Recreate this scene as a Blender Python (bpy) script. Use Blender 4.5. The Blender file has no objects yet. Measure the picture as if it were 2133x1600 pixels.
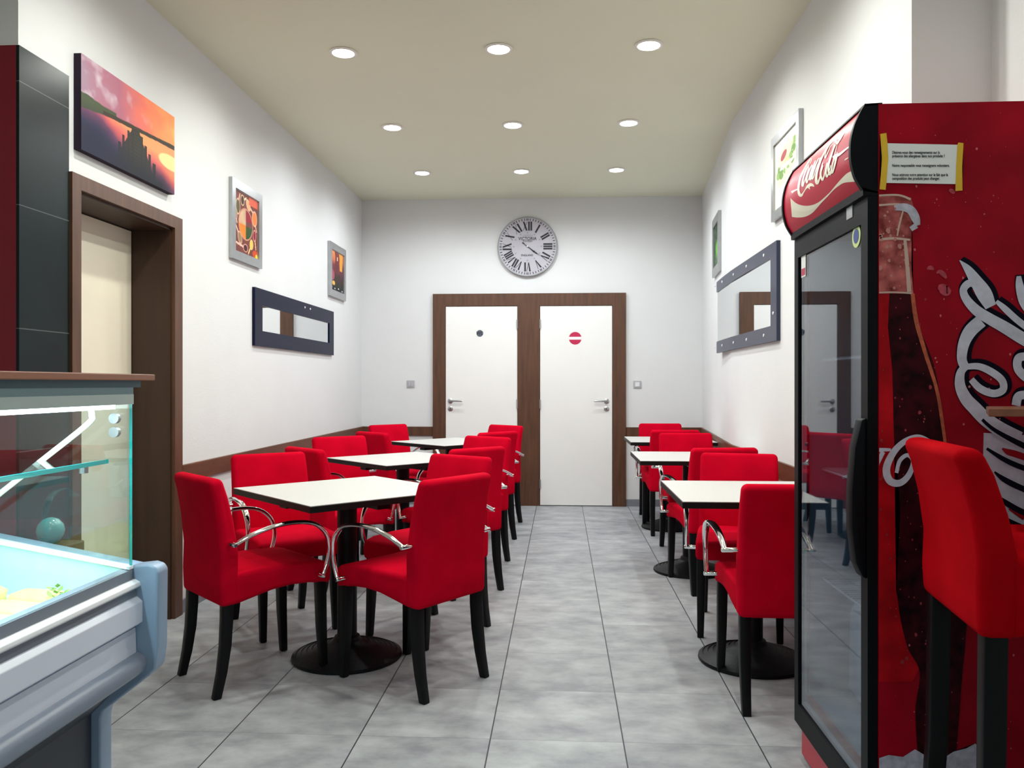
import bpy, bmesh, math, random
import numpy as np
from mathutils import Vector, Matrix

# ------------------------------------------------------------------ camera, world, light, exposure
W, H = 2133, 1600
F_PX, EYE, YAW = 1700.0, 1.22, math.atan(101.5 / 1700.0)
sc = bpy.context.scene
COL = sc.collection
cam_d = bpy.data.cameras.new('camera')
cam_d.sensor_fit = 'HORIZONTAL'
cam_d.sensor_width = 36.0
cam_d.lens = 36.0 * F_PX / W
cam_d.clip_start = 0.05
cam = bpy.data.objects.new('camera', cam_d)
COL.objects.link(cam)
cam.location = (0, 0, EYE)
cam.rotation_euler = (math.radians(90), 0, YAW)
sc.camera = cam

world = bpy.data.worlds.new('world')
sc.world = world
world.use_nodes = True
world.node_tree.nodes['Background'].inputs[0].default_value = (0.66, 0.86, 0.80, 1)
world.node_tree.nodes['Background'].inputs[1].default_value = 0.24

sc.view_settings.view_transform = 'Standard'
sc.view_settings.look = 'None'
sc.view_settings.gamma = 1
sc.view_settings.use_curve_mapping = False
sc.view_settings.exposure = 0.14

ROW_Y = (4.53, 5.87, 7.15)
LAMP_X = (-1.222, -0.345, 0.484)
LAMP_WS = (46.0, 43.0, 50.0)
ADDED_ROWS = ((3.19, 54.0), (1.87, 27.0), (0.55, 6.0))  # lamp rows out of view, added to light the front of the room
SPOT_DEG, SPOT_BLEND = 170, 0.62

CEIL, XL, XR, YB, YC = 3.09, -2.02, 1.22, 8.2, 2.929
CO, SI = math.cos(YAW), math.sin(YAW)

# pixel of the photograph (2133 x 1600) -> point on a real plane of the room
def ray(px, py):
    u = (px - 1066.5) / F_PX
    return Vector((-SI + u * CO, CO + u * SI, (800 - py) / F_PX))
def on_y(px, py, Y):
    r = ray(px, py); t = Y / r.y
    return Vector((r.x * t, Y, EYE + r.z * t))
def on_x(px, py, X):
    r = ray(px, py); t = X / r.x
    return Vector((X, r.y * t, EYE + r.z * t))

# ------------------------------------------------------------------ helpers
def srgb(r, g, b):
    f = lambda c: (c / 255 / 12.92) if c / 255 <= 0.04045 else ((c / 255 + 0.055) / 1.055) ** 2.4
    return (f(r), f(g), f(b))

def mat(name, col, rough=0.5, metal=0.0, var=0.0, vscale=8.0, bump=0.0, bscale=60.0, emit=0.0, coat=0.0, sheen=0.0, stretch=None, spec=None, col2=None):
    m = bpy.data.materials.new(name); m.use_nodes = True
    nt = m.node_tree; b = nt.nodes['Principled BSDF']
    b.inputs['Base Color'].default_value = (*col, 1)
    b.inputs['Roughness'].default_value = rough
    b.inputs['Metallic'].default_value = metal
    if spec is not None: b.inputs['Specular IOR Level'].default_value = spec
    if coat: b.inputs['Coat Weight'].default_value = coat
    if sheen:
        b.inputs['Sheen Weight'].default_value = sheen
        b.inputs['Sheen Tint'].default_value = (*col, 1)
    if emit:
        b.inputs['Emission Color'].default_value = (*col, 1)
        b.inputs['Emission Strength'].default_value = emit
    tc = nt.nodes.new('ShaderNodeTexCoord'); mp = nt.nodes.new('ShaderNodeMapping')
    nt.links.new(tc.outputs['Object'], mp.inputs[0])
    if stretch: mp.inputs['Scale'].default_value = stretch
    if var or col2:
        n = nt.nodes.new('ShaderNodeTexNoise'); n.inputs['Scale'].default_value = vscale; n.inputs['Detail'].default_value = 5
        nt.links.new(mp.outputs[0], n.inputs['Vector'])
        cr = nt.nodes.new('ShaderNodeValToRGB')
        cr.color_ramp.elements[0].position = 0.3; cr.color_ramp.elements[1].position = 0.7
        c2 = col2 if col2 else tuple(min(1, c * (1 + var)) for c in col)
        cr.color_ramp.elements[0].color = (*(tuple(c * (1 - var) for c in col)), 1)
        cr.color_ramp.elements[1].color = (*c2, 1)
        nt.links.new(n.outputs[0], cr.inputs[0]); nt.links.new(cr.outputs[0], b.inputs['Base Color'])
    if bump:
        n = nt.nodes.new('ShaderNodeTexNoise'); n.inputs['Scale'].default_value = bscale; n.inputs['Detail'].default_value = 4
        nt.links.new(mp.outputs[0], n.inputs['Vector'])
        bp = nt.nodes.new('ShaderNodeBump'); bp.inputs['Strength'].default_value = bump; bp.inputs['Distance'].default_value = 0.004
        nt.links.new(n.outputs[0], bp.inputs['Height']); nt.links.new(bp.outputs[0], b.inputs['Normal'])
    return m

def glass_mat(name, tint=(0.95, 1, 0.99), ior=1.5, rough=0.0, boost=1.0):
    m = bpy.data.materials.new(name); m.use_nodes = True
    nt = m.node_tree; nt.nodes.clear()
    o = nt.nodes.new('ShaderNodeOutputMaterial'); mx = nt.nodes.new('ShaderNodeMixShader')
    t = nt.nodes.new('ShaderNodeBsdfTransparent'); g = nt.nodes.new('ShaderNodeBsdfGlossy')
    t.inputs[0].default_value = (*tint, 1); g.inputs['Roughness'].default_value = rough
    f = nt.nodes.new('ShaderNodeLayerWeight'); f.inputs[0].default_value = 0.5      # facing, same on both sides of a pane
    pw = nt.nodes.new('ShaderNodeMath'); pw.operation = 'POWER'; pw.inputs[1].default_value = 5.0
    nt.links.new(f.outputs['Facing'], pw.inputs[0])
    f0 = ((ior - 1) / (ior + 1)) ** 2
    mu = nt.nodes.new('ShaderNodeMath'); mu.operation = 'MULTIPLY_ADD'; mu.inputs[1].default_value = (1 - f0) * boost; mu.inputs[2].default_value = f0 * boost; mu.use_clamp = True
    nt.links.new(pw.outputs[0], mu.inputs[0])
    nt.links.new(mu.outputs[0], mx.inputs[0]); nt.links.new(t.outputs[0], mx.inputs[1]); nt.links.new(g.outputs[0], mx.inputs[2])
    nt.links.new(mx.outputs[0], o.inputs[0])
    return m

def vcol_mat(name, rough=0.5):
    m = bpy.data.materials.new(name); m.use_nodes = True
    nt = m.node_tree; b = nt.nodes['Principled BSDF']; b.inputs['Roughness'].default_value = rough; b.inputs['Specular IOR Level'].default_value = 0.12
    a = nt.nodes.new('ShaderNodeVertexColor'); a.layer_name = 'print'
    nt.links.new(a.outputs[0], b.inputs['Base Color'])
    return m

M = {}
M['wall'] = mat('white_wall_paint', (0.70, 0.705, 0.71), 0.75, var=0.015, vscale=3, bump=0.15, bscale=90)
M['ceil'] = mat('ceiling_paint', (0.74, 0.74, 0.585), 0.9, var=0.01, vscale=2)
M['wood'] = mat('brown_stained_wood', srgb(84, 52, 33), 0.45, var=0.28, vscale=5, stretch=(6, 6, 0.6), bump=0.1, bscale=30)
M['woodh'] = mat('brown_stained_wood_rail', srgb(92, 56, 37), 0.45, var=0.28, vscale=5, stretch=(6, 0.6, 6), bump=0.1)
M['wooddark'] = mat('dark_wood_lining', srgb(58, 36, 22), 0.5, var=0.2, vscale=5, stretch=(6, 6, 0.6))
M['counterwood'] = mat('counter_wood', srgb(140, 88, 62), 0.35, var=0.15, vscale=6, stretch=(4, 0.5, 4))
M['door'] = mat('white_door_laminate', (0.84, 0.83, 0.81), 0.45, var=0.01, vscale=4)
M['cream'] = mat('cream_door_paint', (0.80, 0.74, 0.60), 0.5, var=0.02, vscale=4)
M['redwall'] = mat('dark_red_wall_paint', srgb(120, 8, 28), 0.6, var=0.05, vscale=6)
M['redfab'] = mat('red_suede_fabric', (0.54, 0.0012, 0.018), 0.9, var=0.10, vscale=9, bump=0.12, bscale=400, spec=0.03)
M['redfab2'] = mat('red_stool_fabric', (0.46, 0.0012, 0.006), 0.9, var=0.10, vscale=9, bump=0.12, bscale=400, spec=0.03)
M['blackleg'] = mat('black_lacquered_wood', (0.0025, 0.003, 0.004), 0.45, spec=0.22)
M['blackmetal'] = mat('black_cast_metal', (0.003, 0.0035, 0.005), 0.45, bump=0.2, bscale=120, spec=0.2)
M['chrome'] = mat('polished_chrome', (0.86, 0.86, 0.87), 0.07, metal=1.0)
M['steel'] = mat('brushed_steel', (0.50, 0.50, 0.52), 0.3, metal=1.0)
M['laminate'] = mat('white_table_laminate', (0.58, 0.575, 0.555), 0.42, var=0.03, vscale=60)
M['tableedge'] = mat('black_table_edge', (0.005, 0.005, 0.005), 0.5, spec=0.2)
M['silver'] = mat('silver_frame_paint', (0.42, 0.43, 0.44), 0.32, metal=0.75, var=0.05, vscale=20)
M['mat_white'] = mat('white_print_margin', (0.80, 0.80, 0.78), 0.6)
M['mirror'] = mat('mirror_silver', (0.80, 0.83, 0.84), 0.01, metal=1.0)
M['mirrorframe'] = mat('dark_blue_mirror_frame', (0.006, 0.009, 0.030), 0.35, spec=0.1)
M['mirrorframe2'] = mat('dark_slate_mirror_frame', (0.030, 0.036, 0.070), 0.3, spec=0.25)
M['print'] = vcol_mat('printed_picture', 0.45)
M['ink'] = mat('black_ink', (0.012, 0.012, 0.02), 0.6)
M['paper'] = mat('white_paper', (0.85, 0.85, 0.84), 0.7, var=0.01)
M['tape'] = mat('yellow_tape', (0.78, 0.47, 0.02), 0.5, var=0.08, vscale=15)
M['blackplastic'] = mat('black_plastic', (0.003, 0.004, 0.006), 0.5, spec=0.12)
M['cokered'] = mat('red_printed_vinyl', (0.34, 0.001, 0.012), 0.5, var=0.22, vscale=7, spec=0.12)
M['headred'] = mat('glossy_red_header', (0.50, 0.003, 0.030), 0.36, var=0.03, spec=0.16)
M['creamprint'] = mat('cream_lettering', (0.80, 0.74, 0.58), 0.3)
M['whiteprint'] = mat('frosted_white_lettering', (0.64, 0.63, 0.76), 0.6, var=0.12, vscale=40, spec=0.1)
M['shadowprint'] = mat('black_lettering_edge', (0.004, 0.003, 0.012), 0.6, spec=0.08)
M['cola'] = mat('printed_dark_cola', (0.010, 0.001, 0.003), 0.5, var=0.3, vscale=30, col2=(0.06, 0.003, 0.008), spec=0.1)
M['bottlered'] = mat('printed_bottle_red', (0.46, 0.004, 0.010), 0.5, var=0.35, vscale=14, spec=0.1)
M['bottlepink'] = mat('printed_bottle_neck', (0.30, 0.03, 0.035), 0.5, var=0.5, vscale=30, col2=(0.66, 0.17, 0.16), spec=0.1)
M['orange'] = mat('printed_orange_edge', (0.50, 0.09, 0.03), 0.4, var=0.4, vscale=60)
M['droplet'] = mat('printed_droplet', (0.62, 0.13, 0.15), 0.4)
M['frost'] = mat('printed_frost', (0.48, 0.45, 0.55), 0.4, var=0.25, vscale=60)
M['glass'] = glass_mat('clear_glass')
M['fridgeglass'] = glass_mat('cooler_door_glass', (0.66, 0.72, 0.78), 1.5, 0.0, 1.25)
M['tealedge'] = mat('teal_glass_edge', (0.01, 0.55, 0.56), 0.15, coat=0.5)
M['case'] = mat('white_case_enamel', (0.70, 0.75, 0.88), 0.3, coat=0.3)
M['casewhite'] = mat('bright_white_rail', (0.85, 0.87, 0.90), 0.25)
M['casegrey'] = mat('grey_case_profile', (0.20, 0.23, 0.28), 0.35)
M['caseblue'] = mat('blue_grey_case_end', (0.26, 0.36, 0.50), 0.35)
M['casedark'] = mat('dark_case_plinth', (0.025, 0.034, 0.05), 0.4)
M['tub'] = mat('pale_blue_tub', (0.55, 0.86, 0.93), 0.35)
M['canopy'] = mat('grey_green_canopy', (0.20, 0.36, 0.40), 0.35)
M['liner'] = mat('pale_cooler_liner', (0.26, 0.34, 0.42), 0.4)
M['wire'] = mat('white_coated_wire', (0.6, 0.62, 0.65), 0.35)
M['blackkick'] = mat('red_cooler_kick', (0.5, 0.006, 0.03), 0.35)
M['switch'] = mat('grey_switch_plastic', (0.42, 0.42, 0.45), 0.4)
M['switchw'] = mat('white_switch_rocker', (0.72, 0.72, 0.74), 0.4)
M['baseb'] = mat('grey_tile_skirting', (0.19, 0.20, 0.23), 0.4, var=0.1)
M['cheese'] = mat('pale_yellow_cheese', (0.86, 0.76, 0.26), 0.5, var=0.12, vscale=18)
M['salad'] = mat('green_garnish', (0.28, 0.50, 0.10), 0.5, var=0.3, vscale=40)
M['teal'] = mat('teal_reflection_tint', (0.05, 0.30, 0.30), 0.25, coat=0.5)
M['wrap'] = mat('crumpled_clear_wrap', (0.50, 0.62, 0.72), 0.15, bump=1.0, bscale=14)
M['clockface'] = mat('clock_dial', (0.47, 0.45, 0.50), 0.7, var=0.06, vscale=8)
M['clockrim'] = mat('clock_rim', (0.30, 0.31, 0.32), 0.45)
M['clockinkg'] = mat('faded_clock_ink', (0.30, 0.29, 0.33), 0.7)
M['signgrey'] = mat('grey_sign', (0.09, 0.11, 0.14), 0.4)
M['signred'] = mat('red_sign', (0.52, 0.012, 0.07), 0.4)
M['ledlight'] = mat('led_strip_light', (0.80, 0.95, 1.0), 0.5, emit=7.0)
M['lamp'] = mat('lit_downlight_lens', (1.0, 0.93, 0.80), 0.5, emit=30.0)
M['lampc'] = mat('lit_downlight_lens_cool', (0.97, 0.95, 1.0), 0.5, emit=30.0)
M['lampring'] = mat('white_lamp_ring', (0.82, 0.80, 0.74), 0.4)
M['reflbar'] = mat('white_reflection_bar', (0.85, 0.90, 0.92), 0.3)

def floor_mat():
    m = bpy.data.materials.new('grey_stone_tile'); m.use_nodes = True
    nt = m.node_tree; N = nt.nodes; L = nt.links; b = N['Principled BSDF']
    tc = N.new('ShaderNodeTexCoord'); sp = N.new('ShaderNodeSeparateXYZ'); L.new(tc.outputs['Object'], sp.inputs[0])
    def math_(op, a, c=None, c2=None):
        n = N.new('ShaderNodeMath'); n.operation = op
        if isinstance(a, (int, float)): n.inputs[0].default_value = a
        else: L.new(a, n.inputs[0])
        if c is not None:
            if isinstance(c, (int, float)): n.inputs[1].default_value = c
            else: L.new(c, n.inputs[1])
        return n.outputs[0]
    TX, TY = 0.4545, 0.4535
    def line(coord, off, T, w):
        t = math_('DIVIDE', math_('SUBTRACT', coord, off), T)
        fr = math_('FRACT', t)
        d = math_('MINIMUM', fr, math_('SUBTRACT', 1.0, fr))
        return math_('LESS_THAN', math_('MULTIPLY', d, T), w), math_('FLOOR', t)
    lx, ix = line(sp.outputs[0], 0.213 - 20 * TX, TX, 0.0023)
    ly, iy = line(sp.outputs[1], 2.795 - 20 * TY, TY, 0.0015)
    ly2 = math_('MULTIPLY', ly, 0.38)
    g = math_('MAXIMUM', lx, ly2)
    cell = N.new('ShaderNodeCombineXYZ'); L.new(ix, cell.inputs[0]); L.new(iy, cell.inputs[1])
    wn = N.new('ShaderNodeTexWhiteNoise'); L.new(cell.outputs[0], wn.inputs['Vector'])
    vm = N.new('ShaderNodeVectorMath'); vm.operation = 'SCALE'; vm.inputs['Scale'].default_value = 7.0; L.new(wn.outputs['Color'], vm.inputs[0])
    va = N.new('ShaderNodeVectorMath'); va.operation = 'ADD'; L.new(tc.outputs['Object'], va.inputs[0]); L.new(vm.outputs[0], va.inputs[1])
    mp = N.new('ShaderNodeMapping'); mp.inputs['Scale'].default_value = (1, 1.5, 1); L.new(va.outputs[0], mp.inputs[0])
    n1 = N.new('ShaderNodeTexNoise'); n1.inputs['Scale'].default_value = 5; n1.inputs['Detail'].default_value = 7; n1.inputs['Roughness'].default_value = 0.62
    L.new(mp.outputs[0], n1.inputs['Vector'])
    cr = N.new('ShaderNodeValToRGB'); e = cr.color_ramp.elements
    e[0].position = 0.33; e[0].color = (0.24, 0.25, 0.275, 1)
    e[1].position = 0.68; e[1].color = (0.42, 0.44, 0.455, 1)
    L.new(n1.outputs[0], cr.inputs[0])
    val = N.new('ShaderNodeMath'); val.operation = 'MULTIPLY_ADD'; L.new(wn.outputs['Value'], val.inputs[0]); val.inputs[1].default_value = 0.12; val.inputs[2].default_value = 0.94
    sc_ = N.new('ShaderNodeVectorMath'); sc_.operation = 'SCALE'; L.new(cr.outputs[0], sc_.inputs[0]); L.new(val.outputs[0], sc_.inputs['Scale'])
    mx = N.new('ShaderNodeMix'); mx.data_type = 'RGBA'; L.new(g, mx.inputs['Factor'])
    L.new(sc_.outputs[0], mx.inputs[6]); mx.inputs[7].default_value = (0.035, 0.042, 0.05, 1)
    L.new(mx.outputs[2], b.inputs['Base Color'])
    b.inputs['Roughness'].default_value = 0.45; b.inputs['Specular IOR Level'].default_value = 0.25
    bp = N.new('ShaderNodeBump'); bp.inputs['Strength'].default_value = 0.08; bp.inputs['Distance'].default_value = 0.003
    L.new(n1.outputs[0], bp.inputs['Height']); L.new(bp.outputs[0], b.inputs['Normal'])
    return m
M['floor'] = floor_mat()

def cladding_mat():
    m = mat('black_green_glazed_tile', (0.006, 0.012, 0.013), 0.28, var=0.3, vscale=3, spec=0.18)
    nt = m.node_tree; N = nt.nodes; L = nt.links; b = N['Principled BSDF']
    src = b.inputs['Base Color'].links[0].from_socket
    tc = N.new('ShaderNodeTexCoord'); sp = N.new('ShaderNodeSeparateXYZ'); L.new(tc.outputs['Object'], sp.inputs[0])
    a = N.new('ShaderNodeMath'); a.operation = 'SUBTRACT'; L.new(sp.outputs[2], a.inputs[0]); a.inputs[1].default_value = 2.345 - 10 * 0.46
    d = N.new('ShaderNodeMath'); d.operation = 'DIVIDE'; L.new(a.outputs[0], d.inputs[0]); d.inputs[1].default_value = 0.46
    f = N.new('ShaderNodeMath'); f.operation = 'FRACT'; L.new(d.outputs[0], f.inputs[0])
    l = N.new('ShaderNodeMath'); l.operation = 'LESS_THAN'; L.new(f.outputs[0], l.inputs[0]); l.inputs[1].default_value = 0.008
    mx = N.new('ShaderNodeMix'); mx.data_type = 'RGBA'; L.new(l.outputs[0], mx.inputs['Factor']); L.new(src, mx.inputs[6]); mx.inputs[7].default_value = (0.09, 0.10, 0.10, 1)
    L.new(mx.outputs[2], b.inputs['Base Color'])
    return m
M['clad'] = cladding_mat()

# mesh helpers
def obj(name, bm, m, parent=None, smooth=False, angle=None):
    me = bpy.data.meshes.new(name)
    if smooth:
        for f in bm.faces: f.smooth = True
        if angle:
            for e in bm.edges:
                if len(e.link_faces) == 2 and e.calc_face_angle(0) > math.radians(angle): e.smooth = False
    bm.normal_update()
    bm.to_mesh(me); bm.free()
    me.materials.append(m)
    o = bpy.data.objects.new(name, me); COL.objects.link(o)
    if parent: o.parent = parent
    return o

def add_box(bm, x0, x1, y0, y1, z0, z1):
    v = [bm.verts.new((x, y, z)) for z in (z0, z1) for (x, y) in ((x0, y0), (x1, y0), (x1, y1), (x0, y1))]
    for f in ((3, 2, 1, 0), (4, 5, 6, 7), (0, 1, 5, 4), (1, 2, 6, 5), (2, 3, 7, 6), (3, 0, 4, 7)):
        bm.faces.new([v[i] for i in f])
    return v

def boxes(*bs, bevel=0.0, seg=2):
    bm = bmesh.new()
    for b in bs: add_box(bm, *b)
    if bevel: bmesh.ops.bevel(bm, geom=bm.edges[:], offset=bevel, segments=seg, profile=0.5, affect='EDGES')
    return bm

def prism(pts, axis, a, b, bevel=0.0, seg=2, ang=30):
    """polygon pts extruded along an axis; pts are the two other coordinates in order"""
    bm = bmesh.new()
    def P(p, t):
        return {'x': (t, p[0], p[1]), 'y': (p[0], t, p[1]), 'z': (p[0], p[1], t)}[axis]
    A = [bm.verts.new(P(p, a)) for p in pts]; B = [bm.verts.new(P(p, b)) for p in pts]
    bm.faces.new(A); bm.faces.new(B[::-1])
    n = len(pts)
    for i in range(n): bm.faces.new((A[i], B[i], B[(i + 1) % n], A[(i + 1) % n]))
    bmesh.ops.recalc_face_normals(bm, faces=bm.faces[:])
    if bevel:
        es = [e for e in bm.edges if e.calc_face_angle(0) > math.radians(ang)]
        bmesh.ops.bevel(bm, geom=es, offset=bevel, segments=seg, profile=0.5, affect='EDGES')
    return bm

def lathe(bm, prof, seg=40, c=(0, 0, 0), axis='z'):
    rings = []
    for r, h in prof:
        ring = []
        for i in range(seg):
            a = 2 * math.pi * i / seg
            x, y = r * math.cos(a), r * math.sin(a)
            p = {'z': (x, y, h), 'y': (x, h, y), 'x': (h, x, y)}[axis]
            ring.append(bm.verts.new((c[0] + p[0], c[1] + p[1], c[2] + p[2])))
        rings.append(ring)
    for a, b in zip(rings, rings[1:]):
        for i in range(seg): bm.faces.new((a[i], a[(i + 1) % seg], b[(i + 1) % seg], b[i]))
    bm.faces.new(rings[0][::-1]); bm.faces.new(rings[-1])
    bmesh.ops.recalc_face_normals(bm, faces=bm.faces[:])
    return bm

def catmull(P, n=6):
    out = []
    P = [np.array(p, float) for p in P]
    for i in range(len(P) - 1):
        p0 = P[max(i - 1, 0)]; p1 = P[i]; p2 = P[i + 1]; p3 = P[min(i + 2, len(P) - 1)]
        for k in range(n):
            t = k / n
            out.append(0.5 * (2 * p1 + (p2 - p0) * t + (2 * p0 - 5 * p1 + 4 * p2 - p3) * t * t + (3 * p1 - p0 - 3 * p2 + p3) * t ** 3))
    out.append(P[-1]); return out

def tube(bm, path, rx, ry=None, seg=12, side=Vector((1, 0, 0))):
    """sweep an ellipse (rx along side, ry across) on a path; rx, ry may be lists"""
    path = [Vector(p) for p in path]; n = len(path); ry = rx if ry is None else ry
    rings = []
    for i, p in enumerate(path):
        t = (path[min(i + 1, n - 1)] - path[max(i - 1, 0)]).normalized()
        s = (side - t * side.dot(t))
        s = s.normalized() if s.length > 1e-4 else t.orthogonal().normalized()
        u = t.cross(s)
        a = rx[i] if isinstance(rx, (list, tuple)) else rx; b = ry[i] if isinstance(ry, (list, tuple)) else ry
        rings.append([bm.verts.new(p + s * a * math.cos(2 * math.pi * k / seg) + u * b * math.sin(2 * math.pi * k / seg)) for k in range(seg)])
    for a, b in zip(rings, rings[1:]):
        for k in range(seg): bm.faces.new((a[k], a[(k + 1) % seg], b[(k + 1) % seg], b[k]))
    bm.faces.new(rings[0][::-1]); bm.faces.new(rings[-1])
    bmesh.ops.recalc_face_normals(bm, faces=bm.faces[:])
    return bm

def beam(bm, path, w):
    """square section beam along a path in local space, w = list of half widths"""
    rings = []
    for p, h in zip(path, w):
        rings.append([bm.verts.new((p[0] + a * h, p[1] + b * h, p[2])) for a, b in ((-1, -1), (1, -1), (1, 1), (-1, 1))])
    for a, b in zip(rings, rings[1:]):
        for k in range(4): bm.faces.new((a[k], a[(k + 1) % 4], b[(k + 1) % 4], b[k]))
    bm.faces.new(rings[0][::-1]); bm.faces.new(rings[-1])
    bmesh.ops.recalc_face_normals(bm, faces=bm.faces[:])
    es = [e for e in bm.edges if e.calc_face_angle(0) > math.radians(40)]
    bmesh.ops.bevel(bm, geom=es, offset=0.005, segments=2, profile=0.5, affect='EDGES')
    return bm

def tag(o, label=None, cat=None, group=None, kind=None):
    if label: o['label'] = label
    if cat: o['category'] = cat
    if group: o['group'] = group
    if kind: o['kind'] = kind
    return o

def thing(name, label, cat, loc=(0, 0, 0), rz=0.0, group=None):
    o = bpy.data.objects.new(name, None); COL.objects.link(o)
    o.empty_display_size = 0.1
    o.location = loc; o.rotation_euler = (0, 0, rz)
    return tag(o, label, cat, group)

def struct(name, bm, m, parent=None, label=None):
    o = obj(name, bm, m, parent)
    if parent is None: o['kind'] = 'structure'
    if label: o['label'] = label
    return o

def dup(root):
    r = root.copy(); COL.objects.link(r)
    for ch in list(root.children):
        c = ch.copy(); COL.objects.link(c); c.parent = r
        for g in list(ch.children):
            d = g.copy(); COL.objects.link(d); d.parent = c
    return r

def picture(name, fn, nu, nv, P0, U, V, parent, m=None):
    """flat printed sheet; fn(u, v) arrays -> linear rgb; P0 is the upper left corner, U to the right, V downward"""
    u, v = np.meshgrid((np.arange(nu) + 0.5) / nu, (np.arange(nv) + 0.5) / nv)
    c = fn(u, v)
    P0, U, V = (np.array(a, float) for a in (P0, U, V))
    gu, gv = np.meshgrid(np.arange(nu + 1) / nu, np.arange(nv + 1) / nv)
    verts = P0 + gu[..., None] * U + gv[..., None] * V
    idx = np.arange((nu + 1) * (nv + 1)).reshape(nv + 1, nu + 1)
    faces = np.stack([idx[:-1, :-1], idx[1:, :-1], idx[1:, 1:], idx[:-1, 1:]], -1).reshape(-1, 4)
    me = bpy.data.meshes.new(name)
    me.from_pydata(verts.reshape(-1, 3).tolist(), [], faces.tolist())
    ca = me.color_attributes.new('print', 'FLOAT_COLOR', 'CORNER')
    arr = np.ones((faces.shape[0], 4, 4), np.float32); arr[:, :, :3] = np.clip(c, 0, 1).reshape(-1, 1, 3)
    ca.data.foreach_set('color', arr.ravel())
    me.materials.append(m or M['print'])
    o = bpy.data.objects.new(name, me); COL.objects.link(o)
    if parent: o.parent = parent
    return o

def strips(strokes, fn, name, m, parent, n=6, layer=(0, -0.00012, 0)):
    """brush strokes drawn as ribbons; each stroke = [(x, y, width), ...] ; fn maps (x, y) to a 3-D point"""
    bm = bmesh.new(); lay = Vector(layer)
    for k_, s in enumerate(strokes):
        pts = catmull(s, n)
        L, R = [], []
        for i, p in enumerate(pts):
            a = pts[max(i - 1, 0)]; b = pts[min(i + 1, len(pts) - 1)]
            d = np.array([b[0] - a[0], b[1] - a[1]]); d = d / (np.linalg.norm(d) + 1e-9)
            w = max(p[2], 0.3) / 2
            L.append(bm.verts.new(fn(p[0] - d[1] * w, p[1] + d[0] * w))); R.append(bm.verts.new(fn(p[0] + d[1] * w, p[1] - d[0] * w)))
        for i in range(len(pts) - 1): bm.faces.new((L[i], L[i + 1], R[i + 1], R[i]))
        for v in L + R: v.co += lay * k_
    return obj(name, bm, m, parent)

def poly(pts, fn, name, m, parent):
    bm = bmesh.new()
    bm.faces.new([bm.verts.new(fn(*p)) for p in pts])
    bmesh.ops.triangulate(bm, faces=bm.faces[:])
    return obj(name, bm, m, parent)

def band(A, B, fn, name, m, parent, n=6):
    """surface between two edge curves given in the same number of points"""
    bm = bmesh.new()
    a = [bm.verts.new(fn(*p)) for p in catmull(A, n)]; mid = [bm.verts.new(fn(*((p + q) / 2))) for p, q in zip(catmull(A, n), catmull(B, n))]; b = [bm.verts.new(fn(*p)) for p in catmull(B, n)]
    for i in range(len(a) - 1):
        bm.faces.new((a[i], a[i + 1], mid[i + 1], mid[i])); bm.faces.new((mid[i], mid[i + 1], b[i + 1], b[i]))
    return obj(name, bm, m, parent)

def text(name, body, size, loc, rot, m, parent, align='CENTER', sx=1.0, ext=0.0005):
    c = bpy.data.curves.new(name, 'FONT'); c.body = body; c.size = size; c.align_x = align; c.align_y = 'CENTER'; c.extrude = ext; c.offset = size * 0.012
    tmp = bpy.data.objects.new(name + '_curve', c); COL.objects.link(tmp)
    dg = bpy.context.evaluated_depsgraph_get(); dg.update()
    me = bpy.data.meshes.new_from_object(tmp.evaluated_get(dg), depsgraph=dg)
    bpy.data.objects.remove(tmp); bpy.data.curves.remove(c)
    me.name = name; me.materials.clear(); me.materials.append(m)
    o = bpy.data.objects.new(name, me); COL.objects.link(o); o.location = loc; o.rotation_euler = rot; o.scale = (sx, 1, 1)
    if parent: o.parent = parent
    return o

def noise2(u, v, seed, sx, sy, octs=3):
    """smooth value noise for the prints"""
    rs = np.random.RandomState(seed); out = 0; amp = 1; tot = 0
    for o in range(octs):
        gx, gy = int(sx * 2 ** o) + 2, int(sy * 2 ** o) + 2
        g = rs.rand(gy + 1, gx + 1)
        x = u * (gx - 1); y = v * (gy - 1); xi = np.clip(x.astype(int), 0, gx - 1); yi = np.clip(y.astype(int), 0, gy - 1)
        fx = x - xi; fy = y - yi; fx = fx * fx * (3 - 2 * fx); fy = fy * fy * (3 - 2 * fy)
        out = out + amp * ((g[yi, xi] * (1 - fx) + g[yi, xi + 1] * fx) * (1 - fy) + (g[yi + 1, xi] * (1 - fx) + g[yi + 1, xi + 1] * fx) * fy)
        tot += amp; amp *= 0.5
    return out / tot

def S(*c): return np.array(srgb(*c))
def blend(c, mask, col):
    mask = np.clip(mask, 0, 1)[..., None]
    return c * (1 - mask) + np.array(col) * mask
def ramp(t, stops):
    t = np.clip(t, 0, 1); xs = [s[0] for s in stops]
    return np.stack([np.interp(t, xs, [s[1][k] for s in stops]) for k in range(3)], -1)
def ell(u, v, cu, cv, ru, rv, rot=0.0, soft=0.12):
    du, dv = u - cu, v - cv
    a = (du * math.cos(rot) + dv * math.sin(rot)) / ru; b = (-du * math.sin(rot) + dv * math.cos(rot)) / rv
    return np.clip((1 - np.sqrt(a * a + b * b)) / soft, 0, 1)

# ------------------------------------------------------------------ room shell
YF = -1.6                      # shop front side of the room, behind the camera
struct('floor', boxes((-3.6, 2.4, YF, YB + 0.2, -0.1, 0.0)), M['floor'])
struct('ceiling', boxes((-3.6, 2.4, YF, YB + 0.2, CEIL, CEIL + 0.1)), M['ceil'])
struct('wall_back', boxes((-2.3, 1.7, YB, YB + 0.15, 0, CEIL)), M['wall'])
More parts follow.
